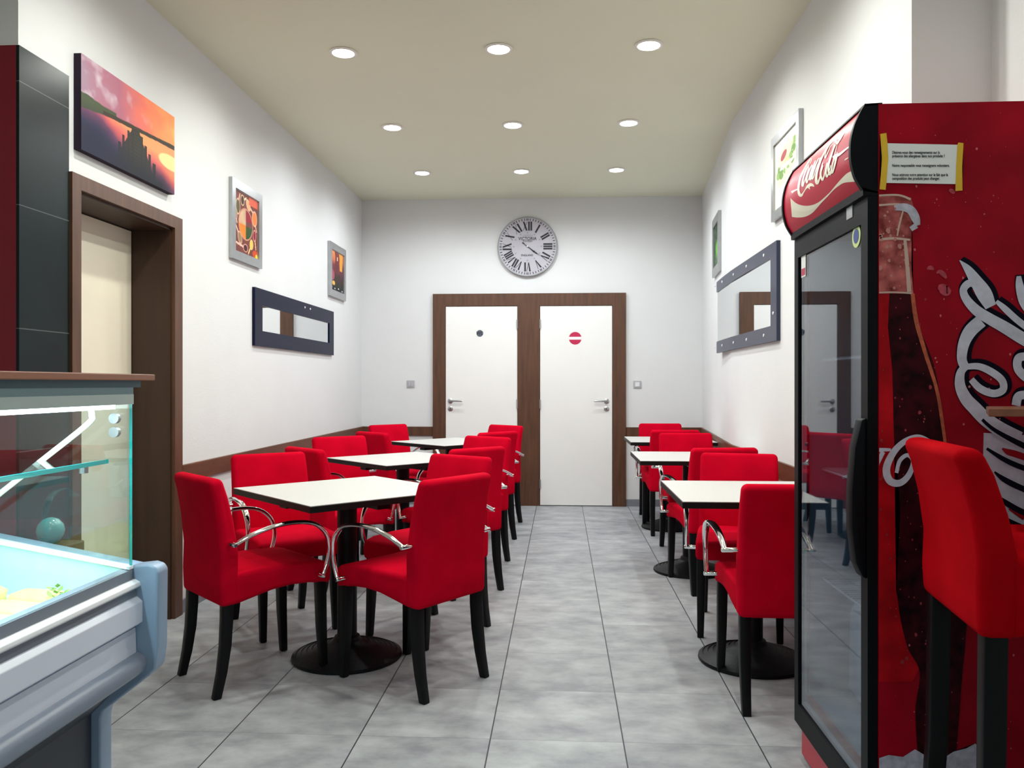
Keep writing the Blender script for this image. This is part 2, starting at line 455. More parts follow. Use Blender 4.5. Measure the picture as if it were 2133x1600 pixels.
# left wall with the doorway
DY0, DY1, DZ = 3.29, 4.13, 2.035
struct('wall_left', boxes((XL - 0.25, XL, YC + 0.1, DY0, 0, CEIL), (XL - 0.25, XL, DY1, YB, 0, CEIL), (XL - 0.25, XL, DY0, DY1, DZ, CEIL)), M['wall'])
struct('wall_corner', boxes((-3.6, XL, YC, YC + 0.1, 0, CEIL)), M['wall'])
struct('wall_side', boxes((-3.7, -3.6, YF, YC + 0.1, 0, CEIL)), M['wall'])
struct('trim_1', boxes((-3.6, XL, YC - 0.012, YC, 0, 2.48)), M['redwall'])
struct('trim_2', boxes((XL, XL + 0.012, YC - 0.012, 3.225, 0, 2.48)), M['clad'])
# right wall, slightly bending outward near its far end
def xr(y): return XR + max(0.0, y - 5.9) * 0.079
pts = [(XR, 2.92)] + [(xr(y), y) for y in (5.9, 6.3, 6.8, 7.4, YB)] + [(2.2, YB), (2.2, 2.92)]
struct('wall_right', prism(pts, 'z', 0, CEIL), M['wall'])
struct('wall_recess', boxes((1.49, 1.6, YF, 2.92, 0, CEIL)), M['wall'])

# wooden rails and skirting
struct('trim_3', boxes((XL, XL + 0.018, DY1 + 0.09, YB, 0.695, 0.789), bevel=0.003), M['woodh'])
struct('trim_4', boxes((XL, -1.29, YB - 0.018, YB, 0.695, 0.789), bevel=0.003), M['wood'])
struct('trim_5', boxes((0.65, 1.40, YB - 0.018, YB, 0.695, 0.789), bevel=0.003), M['wood'])
pts = [(xr(y) - 0.018, y) for y in (2.92, 5.9, 6.3, 6.8, 7.4, YB)] + [(xr(y), y) for y in (YB, 7.4, 6.8, 6.3, 5.9, 2.92)]
struct('trim_6', prism(pts, 'z', 0.695, 0.789), M['woodh'])
struct('baseboard_left', boxes((XL, XL + 0.012, DY1 + 0.09, YB, 0, 0.07)), M['baseb'])
struct('baseboard_back', boxes((XL, -1.29, YB - 0.012, YB, 0, 0.07), (0.65, 1.39, YB - 0.012, YB, 0, 0.07)), M['baseb'])
pts = [(xr(y) - 0.012, y) for y in (2.92, 5.9, 6.8, YB)] + [(xr(y), y) for y in (YB, 6.8, 5.9, 2.92)]
struct('baseboard_right', prism(pts, 'z', 0, 0.07), M['baseb'])

# side doorway: casing, lining, leaf
cas = struct('trim_7', boxes((XL, XL + 0.022, 3.232, 3.295, 0, 2.092), (XL, XL + 0.022, 4.124, 4.209, 0, 2.092), (XL, XL + 0.022, 3.295, 4.124, 2.03, 2.092)), M['wood'])
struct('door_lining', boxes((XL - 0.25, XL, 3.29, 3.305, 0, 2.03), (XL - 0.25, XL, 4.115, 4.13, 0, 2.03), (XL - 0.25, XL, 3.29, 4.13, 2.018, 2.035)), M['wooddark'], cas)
d3 = struct('door_3', boxes((XL - 0.245, XL - 0.205, 3.31, 4.11, 0.006, 2.012)), M['cream'])
bm = bmesh.new(); lathe(bm, [(0.022, 0), (0.022, 0.008)], 20, (XL - 0.205, 3.37, 1.0), 'x')
tube(bm, [(XL - 0.2, 3.37, 1.0), (XL - 0.165, 3.37, 1.0), (XL - 0.16, 3.38, 1.0), (XL - 0.16, 3.48, 1.0)], 0.009)
obj('door_handle', bm, M['steel'], d3, True, 40)

# back wall: double door frame and two doors
struct('trim_8', boxes((-1.288, -1.160, YB - 0.035, YB, 0, 2.128), (0.514, 0.648, YB - 0.035, YB, 0, 2.128), (-0.432, -0.209, YB - 0.035, YB, 0, 2.004), (-1.160, 0.514, YB - 0.035, YB, 2.004, 2.128)), M['wood'])
for n, x0, x1, hx, dirn in ((1, -1.157, -0.435, -1.11, 1), (2, -0.206, 0.511, 0.455, -1)):
    d = struct('door_%d' % n, boxes((x0, x1, YB - 0.028, YB, 0.008, 2.0), bevel=0.002), M['door'])
    y0 = YB - 0.028
    bm = bmesh.new(); lathe(bm, [(0.024, 0), (0.026, -0.006), (0.02, -0.009)], 24, (hx, y0, 1.05), 'y')
    tube(bm, [(hx, y0, 1.05), (hx, y0 - 0.04, 1.05), (hx + dirn * 0.01, y0 - 0.05, 1.05), (hx + dirn * 0.125, y0 - 0.05, 1.05)], 0.009, side=Vector((0, 0, 1)))
    obj('door_handle', bm, M['steel'], d, True, 40)
    bm = bmesh.new(); lathe(bm, [(0.025, 0), (0.026, -0.006), (0.022, -0.008)], 24, (hx, y0, 0.972), 'y')
    e = obj('lock_plate', bm, M['steel'], d, True, 40)
    bm = boxes((hx - 0.004, hx + 0.004, y0 - 0.0095, y0 - 0.008, 0.962, 0.982)); obj('keyhole', bm, M['ink'], e)
    hxx = x1 if n == 1 else x0
    for z in (1.82, 1.02, 0.22):
        bm = bmesh.new(); lathe(bm, [(0.008, 0), (0.008, 0.09)], 12, (hxx, y0 - 0.012, z - 0.045), 'z'); obj('hinge', bm, M['steel'], d, True, 40)

def disc_sign(name, label, cat, x, z, r, m, y):
    o = thing(name, label, cat, (x, y, z))
    bm = bmesh.new(); lathe(bm, [(r, 0), (r, -0.002)], 40, (0, 0, 0), 'y'); obj('disc', bm, m, o)
    return o
yd = YB - 0.028
s = disc_sign('door_sign', 'small round grey WC sign on the left white door', 'sign', -0.812, 1.729, 0.034, M['signgrey'], yd)
text('lettering', 'WC', 0.046, (0, -0.0028, 0), (math.radians(90), 0, 0), M['ink'], s, sx=0.85)
s = disc_sign('door_sign', 'round red no-entry sign on the right white door', 'sign', 0.144, 1.677, 0.063, M['signred'], yd)
obj('white_bar', boxes((-0.062, 0.062, -0.0035, -0.002, -0.014, 0.014)), M['paper'], s)

for x, z, l, dbl in ((-1.518, 1.22, 'double light switch on back wall left of the WC door', True), (0.762, 1.215, 'single light switch on back wall right of the no-entry door', False)):
    s = thing('light_switch', l, 'light switch', (x, YB, z))
    obj('plate', boxes((-0.040, 0.040, -0.009, 0, -0.038, 0.038), bevel=0.004), M['switch'], s)
    if dbl:
        obj('rocker', boxes((-0.024, -0.001, -0.014, -0.008, -0.024, 0.024), bevel=0.002), M['switch'], s); obj('rocker', boxes((0.001, 0.024, -0.014, -0.008, -0.024, 0.024), bevel=0.002), M['switch'], s)
    else: obj('rocker', boxes((-0.022, 0.022, -0.015, -0.008, -0.022, 0.022), bevel=0.002), M['switchw'], s)

# ------------------------------------------------------------------ clock
ck = thing('wall_clock', 'large round grey wall clock with black Roman numerals above the doors', 'clock', (-0.332, YB, 2.596))
R = 0.300
bm = bmesh.new(); lathe(bm, [(R * 0.985, 0), (R, -0.02), (R, -0.034), (R * 0.985, -0.04), (R * 0.955, -0.036)], 96, (0, 0, 0), 'y'); obj('rim', bm, M['clockrim'], ck, True, 40)
bm = bmesh.new(); lathe(bm, [(R * 0.955, -0.02), (R * 0.955, -0.037)], 96, (0, 0, 0), 'y'); obj('dial', bm, M['clockface'], ck)
def numeral(s):
    """Roman numeral as quads in a local frame, width about 1 per stroke"""
    w = {'I': 0.55, 'V': 1.15, 'X': 1.25}; tot = sum(w[c] for c in s); x = -tot / 2; q = []
    for c in s:
        a, b = x, x + w[c]; m_ = (a + b) / 2; t = 0.40
        if c == 'I': q += [((m_ - t / 2, 0), (m_ + t / 2, 0), (m_ + t / 2, 1), (m_ - t / 2, 1)), ((m_ - .24, 0), (m_ + .24, 0), (m_ + .24, .03), (m_ - .24, .03)), ((m_ - .24, .97), (m_ + .24, .97), (m_ + .24, 1), (m_ - .24, 1))]
        if c == 'V': q += [((a + .05, 1), (a + .05 + t, 1), (m_ + .1, 0), (m_ - .08, 0)), ((b - .17, 1), (b - .06, 1), (m_ + .08, 0), (m_ - .06, 0))]
        if c == 'X': q += [((a + .05, 1), (a + .05 + t, 1), (b - .05, 0), (b - .05 - t, 0)), ((b - .18, 1), (b - .08, 1), (a + .18, 0), (a + .08, 0))]
        x = b
    return q
bm = bmesh.new()
for k, s in enumerate(('XII', 'I', 'II', 'III', 'IV', 'V', 'VI', 'VII', 'VIII', 'IX', 'X', 'XI')):
    a = 2 * math.pi * k / 12; ro, ri = 0.83 * R, 0.53 * R; wu = 0.042 if len(s) < 4 else 0.037
    for q in numeral(s):
        vs = []
        for (x, h) in q:
            r = ri + (ro - ri) * h; X = x * wu
            vs.append(bm.verts.new((r * math.sin(a) + X * math.cos(a), -0.0385, r * math.cos(a) - X * math.sin(a))))
        bm.faces.new(vs)
obj('numerals', bm, M['ink'], ck)
bm = bmesh.new()
for k in range(60):
    a = 2 * math.pi * k / 60; big = k % 5 == 0
    for sgn in ((-1, 1) if big else (0,)):
        h, w = (0.011, 0.0035)
        c = 0.90 * R
        vs = []
        for (x, r) in ((-w, c - h), (w, c - h), (w, c + h), (-w, c + h)):
            X = x + sgn * 0.006
            vs.append(bm.verts.new((r * math.sin(a) + X * math.cos(a), -0.0385, r * math.cos(a) - X * math.sin(a))))
        bm.faces.new(vs)
obj('minute_marks', bm, M['ink'], ck)
rt = (math.radians(90), 0, 0)
text('lettering', 'LONDON', 0.024, (0.0, -0.0385, 0.108), rt, M['clockinkg'], ck)
text('lettering', 'VICTORIA', 0.044, (0.0, -0.0385, 0.078), rt, M['ink'], ck, sx=0.92)
text('lettering', 'STATION', 0.023, (0.0, -0.0385, 0.053), rt, M['ink'], ck)
text('lettering', 'ENGLAND', 0.026, (-0.004, -0.0385, -0.088), rt, M['ink'], ck)
for k in range(12):
    a = 2 * math.pi * k / 12; bm = bmesh.new(); lathe(bm, [(0.0075, -0.0374), (0.0075, -0.0380)], 12, (0.46 * R * math.sin(a), 0, 0.46 * R * math.cos(a)), 'y')
    obj('rosette', bm, M['clockinkg'], ck)
def hand(name, ang, prof, y):
    bm = bmesh.new(); d = (math.sin(ang), math.cos(ang)); n = (d[1], -d[0]); L = []; Rr = []
    for r, w in prof:
        L.append((d[0] * r + n[0] * w, d[1] * r + n[1] * w)); Rr.append((d[0] * r - n[0] * w, d[1] * r - n[1] * w))
    pts = L + Rr[::-1]
    A = [bm.verts.new((p[0], y, p[1])) for p in pts]; B = [bm.verts.new((p[0], y - 0.002, p[1])) for p in pts]
    bm.faces.new(A); bm.faces.new(B[::-1])
    for i in range(len(pts)): bm.faces.new((A[i], B[i], B[(i + 1) % len(pts)], A[(i + 1) % len(pts)]))
    bmesh.ops.triangulate(bm, faces=[f for f in bm.faces if len(f.verts) > 4])
    bmesh.ops.recalc_face_normals(bm, faces=bm.faces[:])
    obj(name, bm, M['ink'], ck)
hand('hour_hand', math.radians(127.5), [(-0.066, 0.002), (-0.060, 0.007), (-0.052, 0.007), (-0.046, 0.002), (0, 0.003), (0.075, 0.005), (0.085, 0.010), (0.098, 0.003), (0.108, 0.008), (0.125, 0.001)], -0.042)
hand('minute_hand', math.radians(126.5), [(-0.05, 0.002), (0, 0.003), (0.11, 0.003), (0.155, 0.0006)], -0.047)
bm = bmesh.new(); lathe(bm, [(0.007, -0.037), (0.007, -0.052)], 20, (0, 0, 0), 'y'); obj('centre_pin', bm, M['steel'], ck)

# ------------------------------------------------------------------ pictures
def px_sunset(u, v):
    n = noise2(u, v, 3, 5, 4); n2 = noise2(u, v, 8, 12, 6)
    hor = 0.50 - 0.10 * u
    c = ramp(u * 0.75 + 0.25 * n, [(0, S(150, 130, 150)), (0.35, S(165, 95, 115)), (0.6, S(225, 110, 90)), (0.85, S(240, 150, 80)), (1, S(245, 190, 110))])
    c = blend(c, (n2 - 0.5) * 2.5 * (v < hor) * (1 - u), S(200, 185, 195))
    c = blend(c, np.clip((v - hor) * 3, 0, 1) * (v > hor) * 0.9, S(70, 60, 105))
    water = ramp(np.clip((v - hor) / (1 - hor) + (0.45 - u) * 0.9 + (n - .5) * .4, 0, 1), [(0, S(245, 150, 95)), (0.3, S(215, 95, 95)), (0.5, S(120, 60, 95)), (0.75, S(45, 45, 85)), (1, S(20, 25, 50))])
    c = np.where((v > hor)[..., None], water, c)
    c = blend(c, ell(u, v, 0.95, 0.62, 0.16, 0.10) * 0.9, S(255, 215, 150))
    hill = np.clip((0.045 + 0.11 * np.clip(0.32 - u, 0, 1) * 2 * n2 - np.abs(v - hor + 0.02)) / 0.01, 0, 1)
    c = blend(c, hill * (u < 0.33), S(62, 72, 45)); c = blend(c, np.clip((0.022 + 0.014 * n2 - np.abs(v - hor)) / 0.006, 0, 1) * (u >= 0.2), S(52, 42, 25))
    # jetty with posts
    t = (v - 0.46) / 0.54
    wl, wr = 0.50 - 0.22 * t, 0.57 + 0.20 * t
    m_ = ((u > wl) & (u < wr) & (v > 0.46)).astype(float)
    jc = blend(np.zeros(u.shape + (3,)) + S(45, 42, 30), (np.sin(v * 150) > 0.3) * 0.5, S(25, 28, 28))
    c = c * (1 - m_[..., None]) + jc * m_[..., None]
    for (a, b, t0) in ((0.50, 0.012, 0.46), (0.455, 0.012, 0.52), (0.40, 0.014, 0.60), (0.36, 0.016, 0.70), (0.60, 0.012, 0.50), (0.645, 0.014, 0.58), (0.69, 0.016, 0.66), (0.745, 0.018, 0.74)):
        c = blend(c, ((np.abs(u - a) < b) & (v > t0)).astype(float), S(40, 34, 30))
    c = blend(c, np.clip((v - 0.70) * 4, 0, 1) * np.clip((1.08 - u) * 4, 0, 1), S(14, 18, 28))
    c = blend(c, np.clip((v - 0.45) * 3, 0, 1) * np.clip((0.50 - u) * 3, 0, 1), S(22, 24, 52))
    return c

def px_spice(u, v):
    n = noise2(u, v, 11, 8, 8)
    c = blend(np.zeros(u.shape + (3,)) + S(95, 45, 40), n * 0.6, S(150, 85, 75))
    def spoon(cu, cv, ru, rv, rot, hu, hv, fill, body=(225, 180, 155)):
        nonlocal c
        du, dv = hu - cu, hv - cv; L = math.hypot(du, dv); tt = ((u - cu) * du + (v - cv) * dv) / L ** 2; d = np.abs((u - cu) * dv - (v - cv) * du) / L
        c = blend(c, ((tt > 0) & (tt < 1) & (d < 0.018)).astype(float), S(*body))
        c = blend(c, ell(u, v, cu, cv, ru * 1.2, rv * 1.2, rot), S(*body)); c = blend(c, ell(u, v, cu, cv, ru, rv, rot), S(*fill))
    spoon(0.14, 0.26, 0.08, 0.12, 0, 0.22, 0.03, (85, 85, 50)); spoon(0.33, 0.12, 0.07, 0.08, 0, 0.5, 0.05, (70, 35, 30), (225, 205, 165))
    spoon(0.58, 0.15, 0.10, 0.07, 0.7, 0.95, 0.30, (215, 165, 120)); spoon(0.86, 0.33, 0.10, 0.12, 0, 0.95, 0.55, (230, 125, 60))
    spoon(0.06, 0.40, 0.05, 0.08, 0, 0.10, 0.55, (150, 130, 110)); spoon(0.86, 0.62, 0.06, 0.09, 0, 0.92, 0.86, (140, 25, 60)); spoon(0.22, 0.76, 0.10, 0.07, 0.9, 0.02, 0.55, (150, 120, 90))
    spoon(0.46, 0.90, 0.09, 0.06, 0, 0.02, 0.86, (75, 30, 30), (235, 180, 165)); spoon(0.72, 0.80, 0.07, 0.08, 0.3, 0.58, 0.98, (235, 190, 90), (235, 200, 130))
    c = blend(c, ((u > 0.62) & (v < 0.14)).astype(float), S(215, 95, 70)); c = blend(c, ell(u, v, 0.9, 0.94, 0.14, 0.07), S(200, 75, 45)); c = blend(c, ell(u, v, 0.95, 0.98, 0.05, 0.05), S(240, 215, 60))
    bowl = ell(u, v, 0.47, 0.50, 0.315, 0.275, 0, 0.04); c = blend(c, bowl, S(200, 140, 115))
    ins = ell(u, v, 0.47, 0.50, 0.29, 0.25, 0, 0.03)
    q = np.where((u < 0.47)[..., None], np.where((v < 0.52)[..., None], S(195, 160, 130), S(235, 125, 45)), np.where((v < 0.45)[..., None], S(145, 30, 50), np.where((v < 0.53)[..., None], S(110, 65, 60), S(45, 75, 40))))
    q = q * (0.75 + 0.5 * n[..., None]); return c * (1 - ins[..., None]) + q * ins[..., None]

def px_dusk(u, v):
    n = noise2(u, v, 21, 5, 7)
    c = ramp(v, [(0, S(225, 140, 85)), (0.22, S(200, 110, 80)), (0.35, S(120, 60, 70)), (0.6, S(90, 45, 60)), (0.85, S(35, 35, 30)), (1, S(10, 20, 25))])
    c = blend(c, (np.abs(u - 0.45 - 0.05 * np.sin(v * 9)) < 0.17) * (v < 0.6) * 0.9, S(105, 45, 50)); c = blend(c, (np.abs(u - 0.82 + 0.06 * v) < 0.10) * (v < 0.45), S(225, 160, 60))
    c = blend(c, (np.abs(u - 0.5) < 0.03) * (v > 0.12) * (v < 0.22), S(245, 210, 180)); c = blend(c, (n > 0.55) * (v > 0.55) * (v < 0.9) * 0.8, S(45, 50, 30))
    c = blend(c, ell(u, v, 0.12, 0.62, 0.16, 0.14), S(165, 80, 100)); c = blend(c, ell(u, v, 0.2, 0.82, 0.12, 0.06), S(225, 170, 80))
    for a, b in ((0.05, 0.93), (0.3, 0.95), (0.6, 0.93), (0.9, 0.96)): c = blend(c, ell(u, v, a, b, 0.05, 0.02), S(200, 205, 210))
    return c

def px_dish(u, v):
    n = noise2(u, v, 31, 9, 9)
    c = np.zeros(u.shape + (3,)) + S(236, 234, 225)
    c = blend(c, ell(u, v, 0.6, 0.32, 0.7, 0.32, 0, 0.6), S(235, 235, 190))
    c = blend(c, ell(u, v, 0.5, 0.52, 0.46, 0.16, -0.25), S(225, 220, 195))
    for i, (a, b, r) in enumerate(((0.16, 0.50, .10), (0.3, 0.52, .11), (0.45, 0.50, .10), (0.2, 0.42, .08), (0.72, 0.38, .11), (0.82, 0.30, .10), (0.86, 0.20, .09), (0.78, 0.44, .09), (0.6, 0.46, .09))):
        c = blend(c, ell(u, v, a, b, r, r * .7) * (n > 0.42), S(110, 150, 70) if i % 2 else S(140, 175, 90))
    c = blend(c, ell(u, v, 0.40, 0.27, 0.15, 0.065, -0.2), S(170, 70, 75)); c = blend(c, ell(u, v, 0.45, 0.38, 0.22, 0.06) * (n > .5), S(215, 205, 150))
    return blend(c, ell(u, v, 0.55, 0.44, 0.35, 0.03), S(240, 240, 238))

def px_green(u, v):
    n = noise2(u, v, 41, 4, 8)
    c = ramp(n, [(0.2, S(25, 40, 32)), (0.6, S(60, 90, 62)), (1, S(110, 140, 105))])
    return blend(c, ell(u, v, 0.55, 0.6, 0.26, 0.26, 0, 0.6), S(105, 185, 60))

def framed(name, label, side, y0, y1, z0, z1, fn, bw, margin, nu=70, nv=110, yaw=0.0):
    """framed print on a side wall; side -1 = left wall, +1 = right wall"""
    X = XL if side < 0 else (xr(y0) + xr(y1)) / 2
    ym = (y0 + y1) / 2
    w, h = (y1 - y0) / 2, (z1 - z0) / 2
    # local frame: x = along the wall as seen from the room (left to right), y = into the wall, z = up
    o = thing(name, label, 'picture', (X, ym, (z0 + z1) / 2), math.radians(90) if side < 0 else math.radians(-90) + yaw)
    t = 0.024
    bm = boxes((-w, w, -t, 0, h - bw, h), (-w, w, -t, 0, -h, -h + bw), (-w, -w + bw, -t, 0, -h + bw, h - bw), (w - bw, w, -t, 0, -h + bw, h - bw))
    obj('frame', bm, M['silver'], o)
    obj('backing', boxes((-w + bw, w - bw, -0.012, -0.002, -h + bw, h - bw)), M['mat_white'], o)
    iw, ih = w - bw - margin, h - bw - margin
    picture('printed_picture', fn, nu, nv, (-iw, -0.0135, ih), (2 * iw, 0, 0), (0, 0, -2 * ih), o)
    return o

cv = thing('canvas_print', 'unframed canvas of a jetty at pink sunset above the side doorway', 'picture', (XL, 3.685, 2.395), math.radians(90))
obj('stretched_canvas', boxes((-0.41, 0.41, -0.032, 0, -0.2, 0.2), bevel=0.002), mat('dark_canvas_side', (0.03, 0.02, 0.035), 0.7, spec=0.1), cv)
picture('printed_picture', px_sunset, 240, 120, (-0.41, -0.0328, 0.2), (0.82, 0, 0), (0, 0, -0.4), cv)
framed('framed_picture', 'silver framed print of spices in a bowl and wooden spoons on left wall', -1, 4.86, 5.36, 1.99, 2.485, px_spice, 0.055, 0.004)
framed('framed_picture', 'silver framed orange and purple print nearest the back wall on the left', -1, 6.975, 7.50, 1.99, 2.465, px_dusk, 0.06, 0.004)
framed('framed_picture', 'silver framed print of a plated dish with green leaves beside the drinks cooler', 1, 4.19, 4.73, 2.14, 2.61, px_dish, 0.05, 0.0)
framed('framed_picture', 'silver framed green print high on right wall above the far end of mirror', 1, 6.56, 7.03, 2.12, 2.60, px_green, 0.07, 0.0, yaw=-math.atan(0.079))

# ------------------------------------------------------------------ mirrors
mr = thing('wall_mirror', 'long narrow mirror with wide dark blue frame on left wall', 'mirror', (XL, 6.17, 1.665), math.radians(90))
w, h, t = 0.93, 0.192, 0.02
iw0, iw1, iz0, iz1 = -0.795, 0.797, -0.089, 0.082
obj('frame', boxes((-w, w, -t, 0, iz1, h), (-w, w, -t, 0, -h, iz0), (-w, iw0, -t, 0, iz0, iz1), (iw1, w, -t, 0, iz0, iz1)), M['mirrorframe'], mr)
obj('mirror_glass', boxes((iw0, iw1, -0.012, -0.003, iz0, iz1)), M['mirror'], mr)
for x in (0.11, 0.245):
    bm = bmesh.new(); lathe(bm, [(0.008, -0.02), (0.008, -0.024)], 14, (x, 0, 0.155), 'y'); obj('stud', bm, M['casewhite'], mr)
# right mirror follows the slight bend of the wall
def bent(y0, y1, z0, z1, d0, d1, n=14):
    bm = bmesh.new(); ys = [y0 + (y1 - y0) * i / n for i in range(n + 1)]
    def xm(y): return XR + 0.5 * max(0, y - 5.6) ** 2 * 0.06
    rings = []
    for y in ys:
        x = min(xm(y), xr(y))
        rings.append([bm.verts.new(p) for p in ((x - d1, y, z0), (x - d0, y, z0), (x - d0, y, z1), (x - d1, y, z1))])
    for a, b in zip(rings, rings[1:]):
        for k in range(4): bm.faces.new((a[k], a[(k + 1) % 4], b[(k + 1) % 4], b[k]))
    bm.faces.new(rings[0][::-1]); bm.faces.new(rings[-1])
    bmesh.ops.recalc_face_normals(bm, faces=bm.faces[:])
    return bm
mr = thing('wall_mirror', 'wide mirror with dark riveted frame on right wall beside the cooler', 'mirror', (0, 0, 0))
obj('frame_rail', bent(4.62, 6.50, 1.94, 2.02, 0.0, 0.022), M['mirrorframe2'], mr, True, 40)
obj('frame_rail', bent(4.62, 6.50, 1.462, 1.552, 0.0, 0.022), M['mirrorframe2'], mr, True, 40)
obj('frame_side', bent(4.62, 4.75, 1.552, 1.94, 0.0, 0.022, 2), M['mirrorframe2'], mr, True, 40)
obj('mirror_glass', bent(4.75, 6.50, 1.552, 1.94, 0.002, 0.014), M['mirror'], mr, True, 40)
for y, z in [(yy, zz) for yy in (4.90, 5.35, 5.75, 6.15, 6.42) for zz in (1.98, 1.507)] + [(4.685, 1.62)]:
    bm = bmesh.new(); lathe(bm, [(0.009, -0.022), (0.009, -0.026)], 14, (XR, y, z), 'x'); obj('stud', bm, M['casewhite'], mr)

# ------------------------------------------------------------------ ceiling lamps
def downlight(x, y, watts, warm, label, group):
    o = thing('ceiling_downlight', label, 'ceiling light', (x, y, CEIL), 0, group)
    bm = bmesh.new(); lathe(bm, [(0.075, 0), (0.078, -0.004), (0.074, -0.009), (0.062, -0.010), (0.058, -0.004)], 40); obj('ring', bm, M['lampring'], o, True, 50)
    bm = bmesh.new(); lathe(bm, [(0.058, -0.003), (0.058, -0.006), (0.045, -0.012), (0.02, -0.015)], 32); obj('lens', bm, M['lamp' if warm else 'lampc'], o, True, 50)
    ld = bpy.data.lights.new('downlight_bulb', 'SPOT'); ld.energy = watts; ld.spot_size = math.radians(SPOT_DEG); ld.spot_blend = SPOT_BLEND
    ld.shadow_soft_size = 0.05; ld.color = (0.97, 1.0, 0.93) if warm else (0.92, 0.98, 1.0)
    lo = bpy.data.objects.new('downlight_bulb', ld); COL.objects.link(lo); lo.parent = o; lo.location = (0, 0, -0.022)
names_r = ('nearest', 'middle', 'farthest'); names_c = ('left', 'centre', 'right')
for i, y in enumerate(ROW_Y):
    for j, x in enumerate(LAMP_X):
        downlight(x, y, LAMP_WS[i], i < 1, 'round recessed ceiling spotlight, %s one of the %s visible row' % (names_c[j], names_r[i]), 'recessed ceiling spotlights')
for y, wt in ADDED_ROWS:
    for j, x in enumerate(LAMP_X):
        downlight(x, y, wt, True, 'added unseen spotlight above the viewer, %s of the %s' % (names_c[j], {3.19: 'row just outside the top of view', 1.87: 'row over the drinks cooler', 0.55: 'row over the shop front'}[y]), 'added unseen spotlights nearer the shop front')

# ------------------------------------------------------------------ tables
def make_table():
    t = thing('cafe_table', '', 'table')
    obj('table_top', boxes((-0.35, 0.35, -0.35, 0.35, 0.722, 0.7475), bevel=0.002), M['tableedge'], t)
    obj('top_surface', boxes((-0.3475, 0.3475, -0.3475, 0.3475, 0.7475, 0.75)), M['laminate'], t)
    obj('support_plate', boxes((-0.20, 0.20, -0.20, 0.20, 0.712, 0.722), (-0.29, 0.29, -0.03, 0.03, 0.695, 0.713), (-0.03, 0.03, -0.29, 0.29, 0.695, 0.713)), M['blackmetal'], t)
    bm = bmesh.new(); lathe(bm, [(0.041, 0.07), (0.041, 0.70)], 32); obj('pole', bm, M['blackmetal'], t, True, 40)
    prof = [(0.225, 0.0), (0.230, 0.006), (0.228, 0.016)]
    for k in range(7):
        r = 0.222 - k * 0.022; z = 0.019 + k * 0.0075; prof += [(r, z), (r - 0.011, z + 0.006), (r - 0.013, z + 0.003)]
    prof += [(0.060, 0.078), (0.052, 0.095), (0.040, 0.10)]
    bm = bmesh.new(); lathe(bm, prof, 64); obj('ribbed_base', bm, M['blackmetal'], t, True, 25)
    return t
tabs = [
    (-0.955, 3.605, math.radians(-45.5), 'white square table with round black base in front left, turned diagonally', 1),
    (-1.0, 5.128, math.radians(-45), 'middle of the three diagonal white tables along the left wall', 2),
    (-0.90, 6.64, math.radians(-43), 'diagonal white table nearest the WC door on the left', 3),
    (0.846, 3.655, 0.0, 'white table beside the drinks cooler, straight to the right wall', 4),
    (0.835, 5.38, 0.0, 'middle white table of the straight row along the right wall', 5),
    (0.915, 7.00, 0.0, 'white table at far end of right row, mostly hidden by chairs', 6)]
t0 = make_table()
for i, (x, y, rz, lab, _) in enumerate(tabs):
    o = t0 if i == 0 else dup(t0)
    o.location = (x, y, 0); o.rotation_euler = (0, 0, rz)
    k = {0: 1.06, 3: 1.03}.get(i, 1.0); o.scale = (k, k, 1)
    tag(o, lab, 'table', 'white cafe tables')

# ------------------------------------------------------------------ chairs
def body_parts(t, dz=0.0, seat_top=0.478, fab='redfab', k=1.0, ks=1.0):
    Z = lambda b: 0.35 + (b - 0.35) * k + dz
    ZS = lambda b: 0.352 + (b - 0.352) * ks + dz
    # backrest: leaning padded slab
    prof = [(-0.236, 0.350), (-0.240, 0.45), (-0.246, 0.56), (-0.258, 0.68), (-0.275, 0.78), (-0.292, 0.855), (-0.236, 0.862),
            (-0.213, 0.78), (-0.190, 0.68), (-0.172, 0.56), (-0.165, 0.46), (-0.165, 0.355)]
    bm = prism([(a, Z(b)) for a, b in prof], 'x', -0.203, 0.203, bevel=0.022, seg=4, ang=50)
    for v in bm.verts:           # slight barrel of the sides and crown of the top
        z = 0.35 + (v.co.z - dz - 0.35) / k
        v.co.x *= 1.0 - 0.03 * max(0, (z - 0.5) / 0.36)
        v.co.y += 0.010 * (v.co.x / 0.2) ** 2 * (1 if z > 0.5 else 0)
        if z > 0.82: v.co.z -= 0.010 * (abs(v.co.x) / 0.2) ** 3
    obj('backrest', bm, M[fab], t, True, 60)
    st = seat_top
    prof = [(-0.185, 0.352), (-0.10, 0.372), (-0.02, 0.388), (0.06, 0.394), (0.14, 0.390), (0.20, 0.380), (0.238, 0.372),
            (0.243, 0.42), (0.238, 0.462), (0.18, st), (0.05, st + 0.006), (-0.10, st + 0.004), (-0.185, st)]
    bm = prism([(a, ZS(b)) for a, b in prof], 'x', -0.205, 0.205, bevel=0.020, seg=4, ang=40)
    for v in bm.verts:
        if v.co.y < -0.13: v.co.x *= 0.985
    obj('seat', bm, M[fab], t, True, 60)

